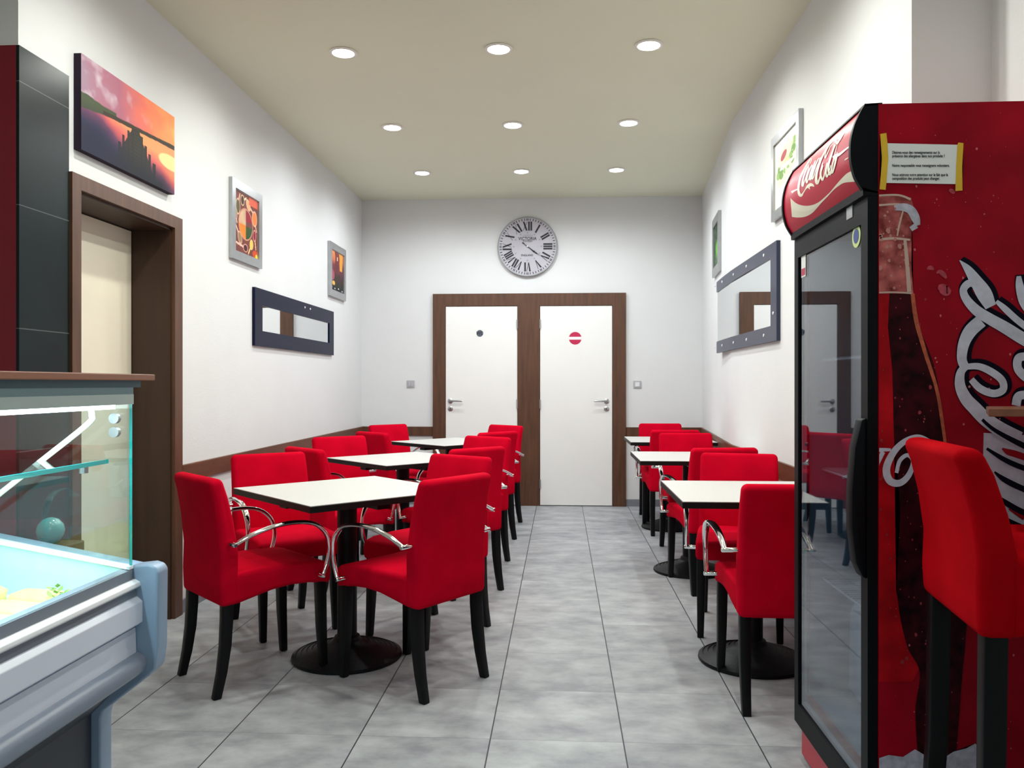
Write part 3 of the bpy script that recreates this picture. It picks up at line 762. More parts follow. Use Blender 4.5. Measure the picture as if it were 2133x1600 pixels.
def make_chair():
    t = thing('dining_armchair', '', 'chair')
    body_parts(t)
    for s in (-1, 1):
        obj('leg', beam(bmesh.new(), [(s * .174, -.205, .372), (s * .175, -.206, .30), (s * .176, -.212, .20), (s * .177, -.226, .10), (s * .178, -.248, 0)], [.021, .021, .020, .018, .016]), M['blackleg'], t, True, 30)
    for s in (-1, 1):
        obj('leg', beam(bmesh.new(), [(s * .178, .200, .395), (s * .180, .204, .20), (s * .182, .214, 0)], [.021, .019, .015]), M['blackleg'], t, True, 30)
    for s in (-1, 1):
        X = s * 0.248
        path = catmull([(X, -.205, .600), (X, -.13, .632), (X * 1.01, -.04, .655), (X * 1.02, .05, .660), (X * 1.02, .13, .645), (X * 1.01, .185, .600), (X, .203, .540), (X, .195, .480), (X, .172, .425)], 5)
        n = len(path); wx = [0.010 + 0.007 * math.sin(math.pi * min(1, i / (n * 0.75))) for i in range(n)]
        bm = bmesh.new(); tube(bm, path, wx, 0.0088, 12)
        a = obj('armrest', bm, M['chrome'], t, True, 50)
        for (y, z) in ((-.205, .600), (.172, .425)):
            bm = bmesh.new(); lathe(bm, [(0.0095, s * 0.195), (0.0095, s * 0.258), (0.007, s * 0.261)], 14, (0, y, z), 'x'); obj('peg', bm, M['chrome'], a, True, 50)
    return t

# centre x, y, facing direction (fx, fy), label
chairs = [
    (-1.286, 3.387, 0.70, 0.72, 'red armchair at front left of the nearest left table, closest to the side doorway'),
    (-0.622, 3.380, -0.82, 0.57, 'red armchair nearest the centre aisle at front of the nearest left table'),
    (-1.395, 4.060, 0.62, -0.78, 'red armchair behind the nearest left table, against the left wall facing the viewer'),
    (-0.655, 3.985, -0.55, -0.83, 'red armchair on the aisle side behind the nearest left table, mostly hidden'),
    (-1.30, 4.80, 0.68, 0.73, 'red armchair seen from behind between the nearest and middle left tables, wall side'),
    (-0.655, 4.87, -0.70, 0.71, 'red armchair with its back to the aisle at front of the middle left table'),
    (-1.40, 5.46, 0.62, -0.78, 'red armchair facing the viewer behind the middle left table, wall side'),
    (-0.650, 5.50, -0.55, -0.83, 'red armchair behind the middle left table, aisle side'),
    (-1.27, 6.35, 0.67, 0.74, 'red armchair seen from behind at the wall side of farthest left table'),
    (-0.665, 6.43, -0.73, 0.68, 'red armchair with back to the aisle at front of the farthest left table'),
    (-1.39, 7.15, 0.70, -0.71, 'red armchair in the far left corner below the wooden rail'),
    (-0.650, 7.10, -0.64, -0.77, 'red armchair in front of the WC door, farthest of the left group'),
    (0.860, 3.297, 0.0, 1.0, 'red armchair seen from behind, partly hidden behind the drinks cooler'),
    (0.893, 4.150, -0.20, -0.98, 'red armchair facing the viewer behind the nearest right table'),
    (0.905, 5.02, -0.15, 0.985, 'red armchair back to back with the one at the nearest right table'),
    (0.945, 5.95, 0.04, -1.0, 'red armchair facing the viewer behind the middle right table'),
    (0.905, 6.85, -0.04, 1.0, 'red armchair seen from behind at front of the farthest right table'),
    (0.935, 7.43, 0.04, -1.0, 'red armchair farthest away on the right, against the back wall rail')]
c0 = make_chair()
for i, (x, y, fx, fy, lab) in enumerate(chairs):
    o = c0 if i == 0 else dup(c0)
    o.location = (x, y, 0); o.rotation_euler = (0, 0, math.atan2(fy, fx) - math.pi / 2)
    tag(o, lab, 'chair', 'red armchairs at the cafe tables')

# ------------------------------------------------------------------ bar stool and bar shelf
st = thing('bar_stool', 'tall red upholstered bar stool with black legs in front of the cooler side', 'stool', (1.065, 1.775, 0), math.radians(-98))
body_parts(st, 0.375, 0.50, 'redfab2', 0.74, 1.1)
for s in (-1, 1):
    obj('leg', beam(bmesh.new(), [(s * .174, -.205, .735), (s * .176, -.210, .40), (s * .180, -.225, .15), (s * .182, -.245, 0)], [.022, .021, .019, .017]), M['blackleg'], st, True, 30)
    obj('leg', beam(bmesh.new(), [(s * .174, .195, .755), (s * .178, .205, .40), (s * .182, .215, 0)], [.022, .020, .017]), M['blackleg'], st, True, 30)
for (a, b) in (((-.178, .21), (.178, .21)), ((-.178, -.215), (-.178, .21)), ((.178, -.215), (.178, .21)), ((-.178, -.215), (.178, -.215))):
    obj('foot_rail', tube(bmesh.new(), [(*a, .30), (*b, .30)], 0.012, side=Vector((0, 0, 1))), M['blackleg'], st, True, 40)
bt = thing('bar_table', 'narrow high bar ledge with brown wooden top at right edge of view', 'table', (1.25, 1.94, 0))
obj('table_top', prism([(-0.215, 0.115), (-0.310, -0.085), (0.22, -0.085), (0.22, 0.115)], 'z', 1.148, 1.166, bevel=0.002), M['counterwood'], bt)
bm = bmesh.new(); lathe(bm, [(0.028, 0.03), (0.028, 1.148)], 24, (0.16, 0.03, 0)); obj('pole', bm, M['blackmetal'], bt, True, 40)
obj('base', boxes((0.10, 0.22, -0.06, 0.12, 0, 0.03), bevel=0.004), M['blackmetal'], bt)

st.scale = (0.95, 1, 1)

# ------------------------------------------------------------------ drinks cooler
FX, FY0, FY1, FZ = 0.792, 2.09, 2.73, 1.92          # body front, near side, far side, top
FB = 1.47
fr = thing('drinks_cooler', 'tall red glass-door drinks cooler with Coca-Cola lettering at right', 'drinks cooler')
t_ = 0.035
obj('cabinet', boxes((FX, FB, FY0, FY0 + t_, 0.10, FZ), (FX, FB, FY1 - t_, FY1, 0.10, FZ), (FB - t_, FB, FY0 + t_, FY1 - t_, 0.10, FZ), (FX, FB - t_, FY0 + t_, FY1 - t_, FZ - 0.24, FZ), (FX, FB - t_, FY0 + t_, FY1 - t_, 0.10, 0.22)), M['cokered'], fr)
obj('liner', boxes((FX + .01, FB - t_ - .002, FY0 + t_, FY0 + t_ + .01, .22, 1.68), (FX + .01, FB - t_ - .002, FY1 - t_ - .01, FY1 - t_, .22, 1.68), (FB - t_ - .012, FB - t_ - .002, FY0 + t_ + .01, FY1 - t_ - .01, .22, 1.68), (FX + .01, FB - t_ - .012, FY0 + t_ + .01, FY1 - t_ - .01, .22, .23)), M['liner'], fr)
for z in (0.60, 0.95, 1.30):
    bm = bmesh.new()
    for i in range(24):
        y = FY0 + 0.055 + i * (FY1 - FY0 - 0.11) / 23
        tube(bm, [(FX + 0.05, y, z), (FB - 0.06, y, z)], 0.0022, seg=6, side=Vector((0, 0, 1)))
    for x in (FX + 0.05, FX + 0.3, FB - 0.06): tube(bm, [(x, FY0 + 0.047, z - 0.005), (x, FY1 - 0.047, z - 0.005)], 0.0035, seg=6, side=Vector((0, 0, 1)))
    obj('wire_shelf', bm, M['wire'], fr)
obj('kick_plate', boxes((FX - 0.005, FB - 0.02, FY0 + 0.02, FY1 - 0.01, 0.012, 0.10)), M['blackkick'], fr)
# door
DX0, DX1, DZ0, DZ1 = 0.766, 0.790, 0.118, 1.690
gy0, gy1, gz0, gz1 = FY0 + 0.045, FY1 - 0.040, 0.185, 1.628
dr = obj('door', boxes((DX0, DX1, FY0, gy0, DZ0, DZ1), (DX0, DX1, gy1, FY1, DZ0, DZ1), (DX0, DX1, gy0, gy1, gz1, DZ1), (DX0, DX1, gy0, gy1, DZ0, gz0)), M['blackplastic'], fr)
obj('door_glass', boxes((DX0 + 0.006, DX0 + 0.010, gy0, gy1, gz0, gz1)), M['fridgeglass'], dr)
obj('inner_gasket', boxes((DX0 + .012, DX1, gy0, gy0 + .014, gz0, gz1), (DX0 + .012, DX1, gy1 - .014, gy1, gz0, gz1), (DX0 + .012, DX1, gy0 + .014, gy1 - .014, gz0, gz0 + .014)), M['wire'], dr)
hp = [(0, 1.135), (0.012, 1.13), (0.028, 1.06), (0.036, 0.95), (0.036, 0.86), (0.026, 0.77), (0.010, 0.735), (0, 0.73)]
obj('handle', prism([(DX0 - a, z) for a, z in hp], 'y', FY0 + 0.006, FY0 + 0.052, bevel=0.004), M['blackplastic'], dr, True, 35)
# round efficiency sticker and white label on the glass, grey badge on the top rail
def glass_pt(px, py): return on_x(px, py, DX0 + 0.005)
bm = bmesh.new(); c = glass_pt(1784, 492); lathe(bm, [(0.030, 0.0), (0.030, -0.0006)], 32, c, 'x'); s = obj('round_sticker', bm, mat('yellow_green_sticker', (0.66, 0.80, 0.30), 0.4), dr)
bm = bmesh.new(); lathe(bm, [(0.019, -0.0008), (0.019, -0.0014)], 28, c, 'x'); obj('blue_centre', bm, mat('blue_sticker_centre', (0.02, 0.05, 0.30), 0.4), s)
c = glass_pt(1673, 548)
s = obj('white_sticker', boxes((c.x - 0.0006, c.x, c.y - 0.028, c.y + 0.018, c.z - 0.045, c.z + 0.030)), M['paper'], dr)
obj('red_band', boxes((c.x - 0.0014, c.x - 0.0008, c.y - 0.024, c.y + 0.014, c.z - 0.040, c.z - 0.018)), M['signred'], s)
c = on_x(1770.5, 443, DX0)
obj('badge', boxes((DX0 - 0.002, DX0, c.y - 0.022, c.y + 0.022, c.z - 0.016, c.z + 0.016), bevel=0.0008), M['switch'], dr)

# curved header sign
HP = [(0.0, 1.697), (-0.036, 1.703), (-0.047, 1.72), (-0.058, 1.742), (-0.066, 1.775), (-0.068, 1.805), (-0.066, 1.835), (-0.058, 1.868), (-0.044, 1.900), (-0.034, 1.917), (0.0, 1.922)]
HPc = catmull(HP[1:-1], 4)
prof = [(FX + HP[0][0], HP[0][1])] + [(FX + a, b) for a, b in HPc] + [(FX + HP[-1][0], HP[-1][1])]
hd = obj('header_sign', prism(prof, 'y', FY0, FY0 + 0.014), M['blackplastic'], fr)
hd2 = obj('header_end_cap', prism(prof, 'y', FY1 - 0.012, FY1), M['blackplastic'], hd)
inner = [(x + 0.005, z) for x, z in prof]
obj('header_panel', prism(inner, 'y', FY0 + 0.014, FY1 - 0.012), M['headred'], hd, True, 40)
zs = np.array([b for a, b in HPc]); xs = np.array([a for a, b in HPc])
def prof_x(z): return FX + 0.005 + float(np.interp(z, zs, xs))
obj('header_edge', prism([(prof_x(1.917) - 0.006, 1.915), (prof_x(1.917) - 0.004, 1.921), (FX + 0.01, 1.923), (FX + 0.01, 1.918)], 'y', FY0, FY1), M['blackplastic'], hd)
obj('header_edge', prism([(prof_x(1.703) - 0.007, 1.712), (prof_x(1.703) - 0.006, 1.692), (FX, 1.690), (FX, 1.70)], 'y', FY0, FY1), M['blackplastic'], hd)
def head_pt(ox, oy, s, off=0.0008):
    def f(x, y):
        px, py = ox + x / s, oy + y / s
        X = 0.75
        for _ in range(12):
            p = on_x(px, py, X); z = min(max(p.z, 1.704), 1.916); X = 0.5 * X + 0.5 * (prof_x(z) - off)
        p.y = min(max(p.y, FY0 + 0.015), FY1 - 0.013); p.z = z; p.x = prof_x(z) - off
        return p
    return f
hf = head_pt(1640, 265, 10.0)
head_strokes = [
    [(90, 1360, 50), (130, 1330, 36), (200, 1298, 24), (228, 1285, 10)],
    [(500, 650, 12), (470, 680, 30), (400, 790, 34), (330, 920, 36), (270, 1060, 40), (240, 1200, 48), (232, 1310, 46), (255, 1400, 60), (290, 1420, 56), (330, 1370, 24), (380, 1290, 20), (420, 1240, 50), (480, 1200, 66), (530, 1210, 50), (560, 1240, 8)],
    [(450, 1255, 40), (472, 1295, 6)],
    [(505, 650, 10), (505, 690, 14), (470, 760, 16)],
    [(455, 770, 14), (400, 870, 30), (350, 1010, 32), (320, 1130, 36), (318, 1220, 44), (340, 1180, 24), (380, 1060, 14), (430, 900, 14), (450, 800, 12)],
    [(520, 780, 12), (460, 890, 28), (420, 1000, 34), (400, 1100, 36), (408, 1155, 30), (440, 1090, 16), (480, 950, 14), (530, 800, 10)],
    [(590, 690, 20), (540, 830, 26), (490, 980, 32), (470, 1085, 40), (500, 1060, 20), (550, 930, 14), (600, 790, 12)],
    [(660, 640, 18), (610, 740, 28), (550, 900, 32), (510, 1060, 40), (545, 1050, 22), (590, 900, 14), (640, 760, 10)],
    [(690, 630, 24), (650, 760, 14), (620, 830, 10)],
    [(905, 390, 10), (870, 480, 14), (820, 590, 20), (790, 635, 26), (800, 540, 16), (860, 400, 20), (930, 300, 36), (990, 262, 48), (1020, 300, 44), (1040, 340, 40), (1100, 240, 30), (1140, 130, 16)],
    [(1040, 340, 26), (1110, 250, 22), (1170, 150, 12), (1200, 105, 4)],
    [(870, 390, 24), (800, 490, 30), (720, 640, 38), (660, 800, 42), (615, 970, 46), (605, 1090, 54), (625, 1165, 60), (665, 1100, 34), (700, 980, 14), (750, 800, 12)],
    [(745, 740, 16), (715, 860, 30), (700, 980, 36), (715, 1060, 40), (740, 1090, 46), (775, 1000, 22), (800, 860, 14), (830, 740, 12)],
    [(840, 740, 20), (820, 850, 26), (810, 960, 32), (830, 1030, 40), (870, 940, 18), (910, 790, 14)],
    [(1000, 360, 44), (960, 470, 36), (910, 620, 40), (870, 760, 40), (862, 880, 40), (890, 985, 44), (920, 880, 16), (960, 700, 14), (1010, 500, 12), (1040, 370, 12)],
    [(990, 640, 26), (955, 740, 26), (930, 860, 30), (930, 960, 32), (965, 870, 20), (1000, 740, 24)],
    [(1030, 620, 40), (1000, 760, 36), (965, 900, 30), (950, 960, 16)],
    [(960, 640, 60), (1030, 590, 70), (1100, 560, 50), (1200, 480, 36), (1290, 410, 24), (1345, 350, 10)],
    [(1040, 510, 10), (1050, 560, 16)],
    [(1195, 690, 4), (1230, 665, 24), (1280, 635, 8)],
]
strips(head_strokes, hf, 'script_lettering', M['creamprint'], hd, 8, (-0.00006, 0, 0))
hf2 = head_pt(1630, 220, 5.714)
band([(93, 1100), (170, 1165), (260, 1192), (350, 1185), (430, 1150), (500, 1092), (570, 1025), (640, 940), (700, 872), (770, 805), (850, 768)],
     [(112, 1325), (180, 1332), (265, 1324), (345, 1285), (405, 1225), (465, 1155), (530, 1090), (605, 1008), (670, 955), (740, 918), (880, 905)], hf2, 'white_wave', M['creamprint'], hd, 8)

# near side panel print
SY = FY0
def side_pt(ox, oy, s, off):
    def f(x, y):
        p = on_y(ox + x / s, oy + y / s, SY); p.y = SY - off
        p.x = min(max(p.x, FX + 0.001), FB - 0.004); p.z = min(max(p.z, 0.105), FZ - 0.003)
        return p
    return f
id1 = lambda off: side_pt(0, 0, 1.0, off)
pr = obj('side_print', boxes((FX + 0.0005, FB - 0.001, FY0 - 0.0012, FY0 - 0.0002, 0.102, FZ - 0.001)), M['cokered'], fr)
poly([(1812, 615), (1856, 612), (1849, 680), (1858, 770), (1862, 920), (1876, 1060), (1866, 1230), (1887, 1340), (1924, 1374), (1900, 1420), (1812, 1420)], id1(0.0018), 'bottle_label_red', M['bottlered'], pr)
poly([(1826, 407), (1880, 407), (1898, 416), (1902, 430), (1899, 500), (1898, 560), (1902, 613), (1822, 612)], id1(0.0018), 'bottle_neck', M['bottlepink'], pr)
band([(1852, 612), (1850, 680), (1858, 770), (1862, 920), (1874, 1060), (1868, 1230), (1887, 1340), (1915, 1400), (1906, 1480), (1912, 1585)],
     [(1903, 612), (1914, 680), (1947, 770), (1971, 920), (1996, 1060), (2014, 1230), (2010, 1340), (2004, 1400), (1998, 1480), (1990, 1585)], id1(0.0021), 'bottle_cola', M['cola'], pr)
strips([[(1900, 612, 8), (1908, 670, 9), (1928, 740, 8), (1950, 810, 7), (1962, 880, 7), (1970, 940, 6)]], id1(0.0024), 'bottle_edge', M['orange'], pr)
strips([[(1826, 500, 5), (1860, 497, 5), (1895, 500, 4)], [(1826, 610, 3), (1860, 609, 3), (1898, 611, 4)], [(1884, 500, 6), (1888, 540, 8), (1893, 608, 9)], [(1830, 428, 4), (1870, 426, 4), (1900, 432, 4)], [(1880, 440, 3), (1872, 470, 4), (1868, 492, 3)], [(1826, 408, 4), (1870, 407, 4), (1896, 416, 5)]], id1(0.0024), 'glass_highlights', mat('printed_pale_highlight', (0.62, 0.42, 0.36), 0.4), pr)
strips([[(1862, 434, 10), (1880, 432, 16), (1896, 438, 18), (1906, 455, 18), (1911, 470, 10)], [(1896, 478, 10), (1908, 470, 12)]], id1(0.0028), 'frost_patch', M['frost'], pr)
rs = random.Random(5)
def drops(bounds, n, rmin, rmax, name, m, off):
    bm = bmesh.new()
    for _ in range(n):
        x = rs.uniform(bounds[0], bounds[1]); y = rs.uniform(bounds[2], bounds[3]); r = rmin + (rmax - rmin) * rs.random() ** 3
        f = id1(off); k = 8; ph = rs.random() * 6
        bm.faces.new([bm.verts.new(f(x + r * math.cos(6.283 * i / k) * (0.8 + 0.2 * math.sin(i * 2 + ph)), y + r * math.sin(6.283 * i / k))) for i in range(k)])
    return obj(name, bm, m, pr)
o = drops((1850, 2110, 235, 1560), 130, 0.8, 3.0, 'small_droplets', M['droplet'], 0.0030); o['kind'] = 'stuff'
o = drops((1826, 1893, 440, 605), 34, 2, 6.5, 'neck_droplets', mat('printed_neck_drop', (0.55, 0.22, 0.2), 0.4), 0.0026); o['kind'] = 'stuff'
o = drops((1826, 1950, 620, 1400), 60, 1.5, 5.0, 'bottle_droplets', mat('printed_red_drop', (0.34, 0.02, 0.03), 0.4), 0.0026); o['kind'] = 'stuff'
for dd in ([(1953, 598, 8), (1960, 600, 18), (1970, 606, 22), (1978, 602, 8)], [(1950, 570, 3), (1956, 566, 8), (1964, 572, 10), (1970, 580, 4)], [(1930, 561, 4), (1937, 558, 9), (1944, 562, 4)], [(1976, 396, 5), (1982, 399, 9), (1987, 403, 4)]):
    strips([dd], id1(0.003), 'large_droplet', mat('printed_big_drop', (0.46, 0.04, 0.07), 0.4, var=0.4, vscale=90), pr)
# large script on the side (traced ribbons with dark outline)
sf = lambda off: side_pt(1820, 380, 2.5815, off)
big = [
    [(458, 420, 4), (500, 465, 40), (545, 530, 66), (590, 600, 84), (625, 670, 60)],
    [(540, 548, 34), (505, 545, 40), (478, 580, 40), (495, 630, 46), (550, 690, 56), (620, 735, 60), (700, 780, 64), (780, 830, 66), (850, 870, 66)],
    [(575, 745, 70), (515, 800, 70), (480, 870, 60), (470, 950, 52), (490, 1000, 50)],
    [(500, 985, 34), (465, 1020, 44), (460, 1090, 56), (490, 1160, 66), (540, 1215, 72), (600, 1275, 76), (680, 1330, 80), (780, 1380, 80)],
    [(490, 992, 30), (560, 990, 36), (630, 1020, 40), (685, 1065, 40), (690, 1115, 40), (640, 1135, 40), (570, 1110, 40), (520, 1060, 34)],
    [(655, 640, 20), (700, 680, 34), (760, 735, 36), (830, 790, 36)],
    [(775, 505, 24), (780, 560, 44), (800, 640, 50), (840, 700, 50)],
    [(830, 935, 40), (775, 945, 46), (770, 1000, 46), (810, 1045, 50), (850, 1060, 50)],
    [(840, 1140, 40), (775, 1150, 48), (760, 1200, 48)],
]
dark = [[(x + 12, y - 8, w + 30) for x, y, w in s] for s in big]
strips(dark, sf(0.0020), 'big_script_shadow', M['shadowprint'], pr, 8)
strips(big, sf(0.0034), 'big_script', M['whiteprint'], pr, 8)
s2 = lambda off: side_pt(1600, 860, 2.161, off)
poly([(968, 90), (1152, 100), (1340, 110), (1340, 640), (1030, 640), (1010, 500), (985, 380), (965, 230)], s2(0.0024), 'big_script_lower', M['whiteprint'], pr)
strips([[(960, 30, 14), (1020, 80, 18), (1152, 150, 26), (1340, 230, 26)], [(980, 160, 12), (1060, 210, 22), (1152, 250, 24), (1340, 310, 20)], [(1015, 265, 8), (1060, 300, 24), (1152, 345, 26), (1340, 420, 20)], [(985, 350, 14), (1060, 400, 24), (1152, 450, 26), (1340, 520, 20)], [(1000, 430, 8), (1070, 480, 20), (1152, 520, 24), (1340, 600, 16)], [(1020, 560, 30), (1060, 610, 20), (1152, 640, 14)]], s2(0.0040), 'big_script_lower_shadow', M['shadowprint'], pr, 6)
strips([[(1050, 160, 8), (1075, 175, 26), (1110, 185, 30), (1152, 200, 30)]], s2(0.0043), 'script_gap', M['cokered'], pr, 6)
strips([[(1080, 430, 10), (1110, 440, 30), (1152, 470, 30)]], s2(0.0043), 'script_gap', M['cokered'], pr, 6)
small = [[(470, 168, 20), (520, 166, 16), (550, 166, 12)], [(480, 260, 10), (492, 220, 22), (515, 175, 20)], [(470, 310, 20), (495, 322, 8)],
         [(720, 125, 18), (670, 112, 30), (610, 130, 26), (560, 180, 30), (530, 250, 34), (545, 305, 34), (590, 315, 30), (630, 280, 26), (650, 220, 20), (625, 190, 18), (590, 215, 18), (575, 270, 16)]]
strips(small, s2(0.0034), 'small_script', M['whiteprint'], pr, 6)
poly([(1815, 1578), (1850, 1572), (1880, 1576), (1905, 1560), (1925, 1572), (1938, 1586), (1930, 1640), (1815, 1640)], id1(0.0026), 'ice_print', M['frost'], pr)
poly([(1962, 1580), (1985, 1565), (2012, 1558), (2030, 1548), (2046, 1560), (2050, 1600), (2040, 1640), (1955, 1640)], id1(0.0026), 'ice_print', M['frost'], pr)

# paper notice taped on the side
nt_ = thing('paper_notice', 'white printed notice taped with yellow strips to red cooler side', 'notice')
nf = lambda off: side_pt(1810, 270, 10.157, off)
poly([(365, 300), (1855, 332), (1812, 1162), (352, 1138)], nf(0.0046), 'paper', M['paper'], nt_)
poly([(220, 105), (352, 85), (375, 300), (392, 620), (352, 1135), (335, 1285), (195, 1272), (240, 900), (258, 620)], nf(0.0052), 'tape', M['tape'], nt_)
poly([(1872, 285), (1980, 298), (1950, 800), (1958, 1298), (1808, 1310), (1822, 800), (1850, 332)], nf(0.0052), 'tape', M['tape'], nt_)
for (y, s_) in ((497, 'Désirez-vous des renseignements sur la'), (572, 'présence des allergènes dans nos produits ?'), (772, 'Notre responsable vous renseignera volontiers.'), (968, 'Nous attirons votre attention sur le fait que la'), (1045, 'composition des produits peut changer.')):
    p = nf(0.0050)(472, y)
    text('lettering', s_, 0.0098, p, (math.radians(90), math.radians(0.9), 0), M['ink'], nt_, 'LEFT', 0.735, 0.0002)

# pack lying at the bottom of the cooler
bm = boxes((FX + 0.10, FX + 0.42, 2.30, 2.62, 0.232, 0.56), bevel=0.05, seg=4)
for v in bm.verts:
    v.co += Vector((rs.uniform(-1, 1), rs.uniform(-1, 1), 0)) * 0.006
tag(obj('wrapped_pack', bm, M['wrap'], None, True), 'pale blue plastic-wrapped pack standing at bottom inside the drinks cooler', 'package')

# ------------------------------------------------------------------ refrigerated display case
CY0, CY1 = -0.9, 1.853
dc = thing('display_case', 'white refrigerated display counter with glass front at lower left', 'display case')
CX = -1.0
obj('inner_rim', prism([(CX - 0.02, .79), (CX, .786), (CX, .763), (CX - 0.02, .763)], 'y', CY0, CY1), M['casegrey'], dc)
obj('top_rail', prism([(CX - 0.02, .763), (CX + 0.004, .763), (CX + 0.016, .757), (CX + 0.018, .748), (CX + 0.008, .741), (CX - 0.02, .741)], 'y', CY0, CY1 + 0.01, bevel=0.002), M['casewhite'], dc)
obj('grey_groove', prism([(CX - 0.02, .741), (CX + 0.006, .741), (CX + 0.008, .722), (CX - 0.02, .715)], 'y', CY0, CY1 + 0.005), M['casegrey'], dc)
obj('front_panel', prism([(CX - 0.02, .728), (CX + 0.008, .724), (CX + 0.022, .712), (CX + 0.022, .663), (CX + 0.010, .655), (CX - 0.02, .652)], 'y', CY0, CY1 + 0.012, bevel=0.002), M['case'], dc)
obj('front_panel', prism([(CX - 0.02, .652), (CX + 0.006, .650), (CX + 0.008, .59), (CX - 0.02, .585)], 'y', CY0, CY1 + 0.002), M['case'], dc)
bp_ = [(CX - 0.03, .592)] + [(CX + 0.004 + 0.030 * math.sin(a), .566 + 0.027 * math.cos(a)) for a in np.linspace(0, math.pi, 10)] + [(CX - 0.03, .538)]
obj('bumper', prism(bp_, 'y', CY0, CY1 + 0.012), mat('grey_blue_bumper', (0.20, 0.24, 0.32), 0.35), dc, True, 50)
obj('underside', prism([(CX - 0.03, .56), (CX - 0.005, .54), (-1.10, .445), (-1.14, .445), (-1.14, .56)], 'y', CY0, CY1), M['casedark'], dc)
obj('plinth', boxes((-1.75, -1.10, CY0, CY1, 0.0, 0.45)), M['casedark'], dc)
# inner tub: floor, front wall, end wall, back
obj('tub_floor', prism([(-1.02, .700), (-1.70, .760), (-1.70, .745), (-1.02, .685)], 'y', CY0, CY1 - 0.004), M['casewhite'], dc)
obj('tub_back', boxes((-1.72, -1.70, CY0, CY1, .45, 0.95)), M['tub'], dc)
# end cheek with sloping top
ch = [(-0.965, .797), (-0.948, .792), (-0.940, .780), (-0.942, .60), (-0.948, .553), (-0.965, .535), (-1.075, .45), (-1.08, .43), (-1.08, 0.0), (-1.78, 0.0), (-1.78, .935), (-1.0, .793)]
ce = obj('end_panel', prism(ch, 'y', CY1 + 0.004, CY1 + 0.055, bevel=0.006, seg=3), M['caseblue'], dc, True, 30)
obj('tub_end', prism([(-1.02, .69), (-1.02, .788), (-1.74, .918), (-1.74, .70)], 'y', CY1 - 0.006, CY1 + 0.003), M['tub'], dc)
obj('tub_end_rim', prism([(-1.0, .788), (-1.0, .795), (-1.74, .930), (-1.74, .918)], 'y', CY1 - 0.014, CY1 + 0.004), M['casewhite'], dc)
# glass and canopy
obj('front_glass', boxes((CX - 0.007, CX - 0.001, CY0, CY1 - 0.001, .787, 1.176)), M['glass'], dc)
obj('glass_edge', boxes((CX - 0.007, CX - 0.001, CY1 - 0.001, CY1 + 0.001, .79, 1.180)), M['tealedge'], dc)
obj('end_glass', prism([(-1.008, .795), (-1.008, 1.176), (-1.68, 1.176), (-1.68, .915)], 'y', CY1 - 0.006, CY1 - 0.001), M['glass'], dc)
obj('canopy', boxes((-1.30, CX + 0.002, CY0, CY1, 1.176, 1.212)), M['canopy'], dc)
obj('canopy_lower_strip', boxes((-1.02, CX + 0.004, CY0, CY1 - 0.002, 1.173, 1.196)), mat('pale_canopy_strip', (0.42, 0.52, 0.50), 0.35), dc)
obj('led_tube', boxes((-1.05, -1.03, CY0, CY1 - 0.02, 1.162, 1.172)), M['ledlight'], dc)
obj('counter_glow_strip', boxes((-1.30, CX + 0.004, CY0, CY1 + 0.03, 1.212, 1.228)), mat('dark_teal_strip', (0.01, 0.10, 0.14), 0.4), dc)  # solid teal strip; the LED glow below the slab is put into its colour
sh = obj('glass_shelf', boxes((-1.50, -1.055, CY0, CY1 - 0.01, 1.036, 1.044)), M['glass'], dc)
obj('shelf_edge', boxes((-1.055, -1.052, CY0, CY1 - 0.01, 1.035, 1.045)), M['tealedge'], sh)
for x in (-1.10, -1.45):
    bm = bmesh.new(); lathe(bm, [(0.010, 0), (0.010, 0.02)], 14, (x, CY1 - 0.03, 1.014)); obj('shelf_clip', bm, M['steel'], sh)
for z in (1.140, 1.108):
    bm = bmesh.new(); lathe(bm, [(0.012, 0), (0.012, -0.012)], 20, (-1.035, CY1 - 0.008, z), 'y'); obj('glass_fixing', bm, M['steel'], dc, True, 40)
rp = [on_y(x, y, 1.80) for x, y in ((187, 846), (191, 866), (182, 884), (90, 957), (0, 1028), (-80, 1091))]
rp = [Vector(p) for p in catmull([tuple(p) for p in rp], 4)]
obj('reflection_bar', tube(bmesh.new(), rp, 0.0065, side=Vector((0, 1, 0))), M['reflbar'], dc, True, 40)  # added white bar imitating the LED strip's reflection in the end glass
ld = bpy.data.lights.new('case_light', 'AREA'); ld.shape = 'RECTANGLE'; ld.size = 0.02; ld.size_y = 2.4; ld.energy = 26; ld.color = (0.78, 0.95, 1.0)
lo = bpy.data.objects.new('case_light', ld); COL.objects.link(lo); lo.location = (-1.06, 0.55, 1.16); lo.rotation_euler = (0, math.radians(12), 0); lo.parent = dc

ct = thing('counter_top', 'brown wooden counter slab over the glass display case', 'counter top')
obj('slab', boxes((-1.75, -0.972, CY0, 1.905, 1.228, 1.243), bevel=0.002), M['counterwood'], ct)

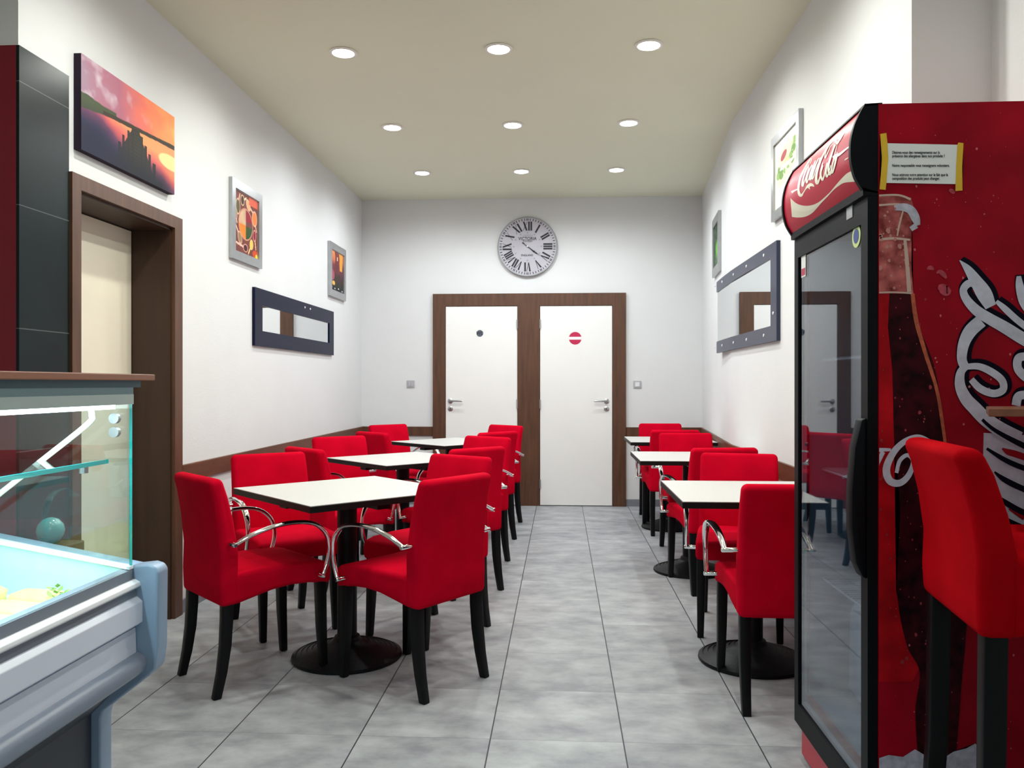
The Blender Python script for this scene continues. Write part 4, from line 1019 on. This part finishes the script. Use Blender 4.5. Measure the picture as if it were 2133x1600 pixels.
# food in the tub
def food(name, label, cat, x, y, z, sx, sy, sz, rz, m, group):
    bm = bmesh.new(); bmesh.ops.create_cube(bm, size=2)
    bmesh.ops.subdivide_edges(bm, edges=bm.edges[:], cuts=4, use_grid_fill=True)
    for v in bm.verts:
        p = v.co; n = (abs(p.x) ** 4 + abs(p.y) ** 4 + abs(p.z) ** 4) ** 0.25
        v.co = Vector((p.x / n * sx, p.y / n * sy, p.z / n * sz)) * (1 + rs.uniform(-.03, .03))
        v.co.z = v.co.z + sz
    o = obj(name, bm, m, None, True); o.location = (x, y, z); o.rotation_euler = (0, math.atan(0.06 / 0.68), rz)
    return tag(o, label, cat, group)
lab = ['far', 'second', 'third', 'fourth', 'fifth', 'sixth', 'seventh', 'nearest']
for i, y in enumerate((1.75, 1.655, 1.56, 1.465, 1.37, 1.275, 1.18)):
    for j, x in enumerate((-1.13, -1.34)):
        z = 0.700 + (-x - 1.02) * 0.088 + 0.002
        food('cheese_piece', 'pale yellow cheese piece in display tub, %s from the far glass end, %s' % (['first', 'second', 'third', 'fourth', 'fifth', 'sixth', 'seventh'][i], 'customer side' if j == 0 else 'staff side'), 'cheese', x, y, z, 0.095, 0.040, 0.022, rs.uniform(-.05, .05), M['cheese'], 'cheeses in the display tub')
bm = bmesh.new()
for _ in range(40):
    c = Vector((rs.gauss(0, 0.016), rs.gauss(0, 0.012), rs.uniform(0.0, 0.03))); a = rs.uniform(0, 6.28); d = Vector((math.cos(a), math.sin(a), rs.uniform(.2, .9))) * 0.012; e = Vector((-math.sin(a), math.cos(a), 0)) * 0.006
    bm.faces.new([bm.verts.new(p) for p in (c - d * 0.3, c + e + d * .3, c + d, c - e + d * .3)])
o = obj('herb_garnish', bm, M['salad']); o.location = (-1.08, 1.72, 0.745)
tag(o, 'small green herb garnish lying on the cheese nearest the glass end', 'garnish', None, 'stuff')
# added teal ball on a stand, shaped to imitate a reflection in the glass
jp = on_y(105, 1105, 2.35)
tj = thing('teal_reflection_ball', 'added teal ball on a dark stand imitating a reflection in the display glass', 'reflection shape', (jp.x, jp.y, jp.z - 0.72))
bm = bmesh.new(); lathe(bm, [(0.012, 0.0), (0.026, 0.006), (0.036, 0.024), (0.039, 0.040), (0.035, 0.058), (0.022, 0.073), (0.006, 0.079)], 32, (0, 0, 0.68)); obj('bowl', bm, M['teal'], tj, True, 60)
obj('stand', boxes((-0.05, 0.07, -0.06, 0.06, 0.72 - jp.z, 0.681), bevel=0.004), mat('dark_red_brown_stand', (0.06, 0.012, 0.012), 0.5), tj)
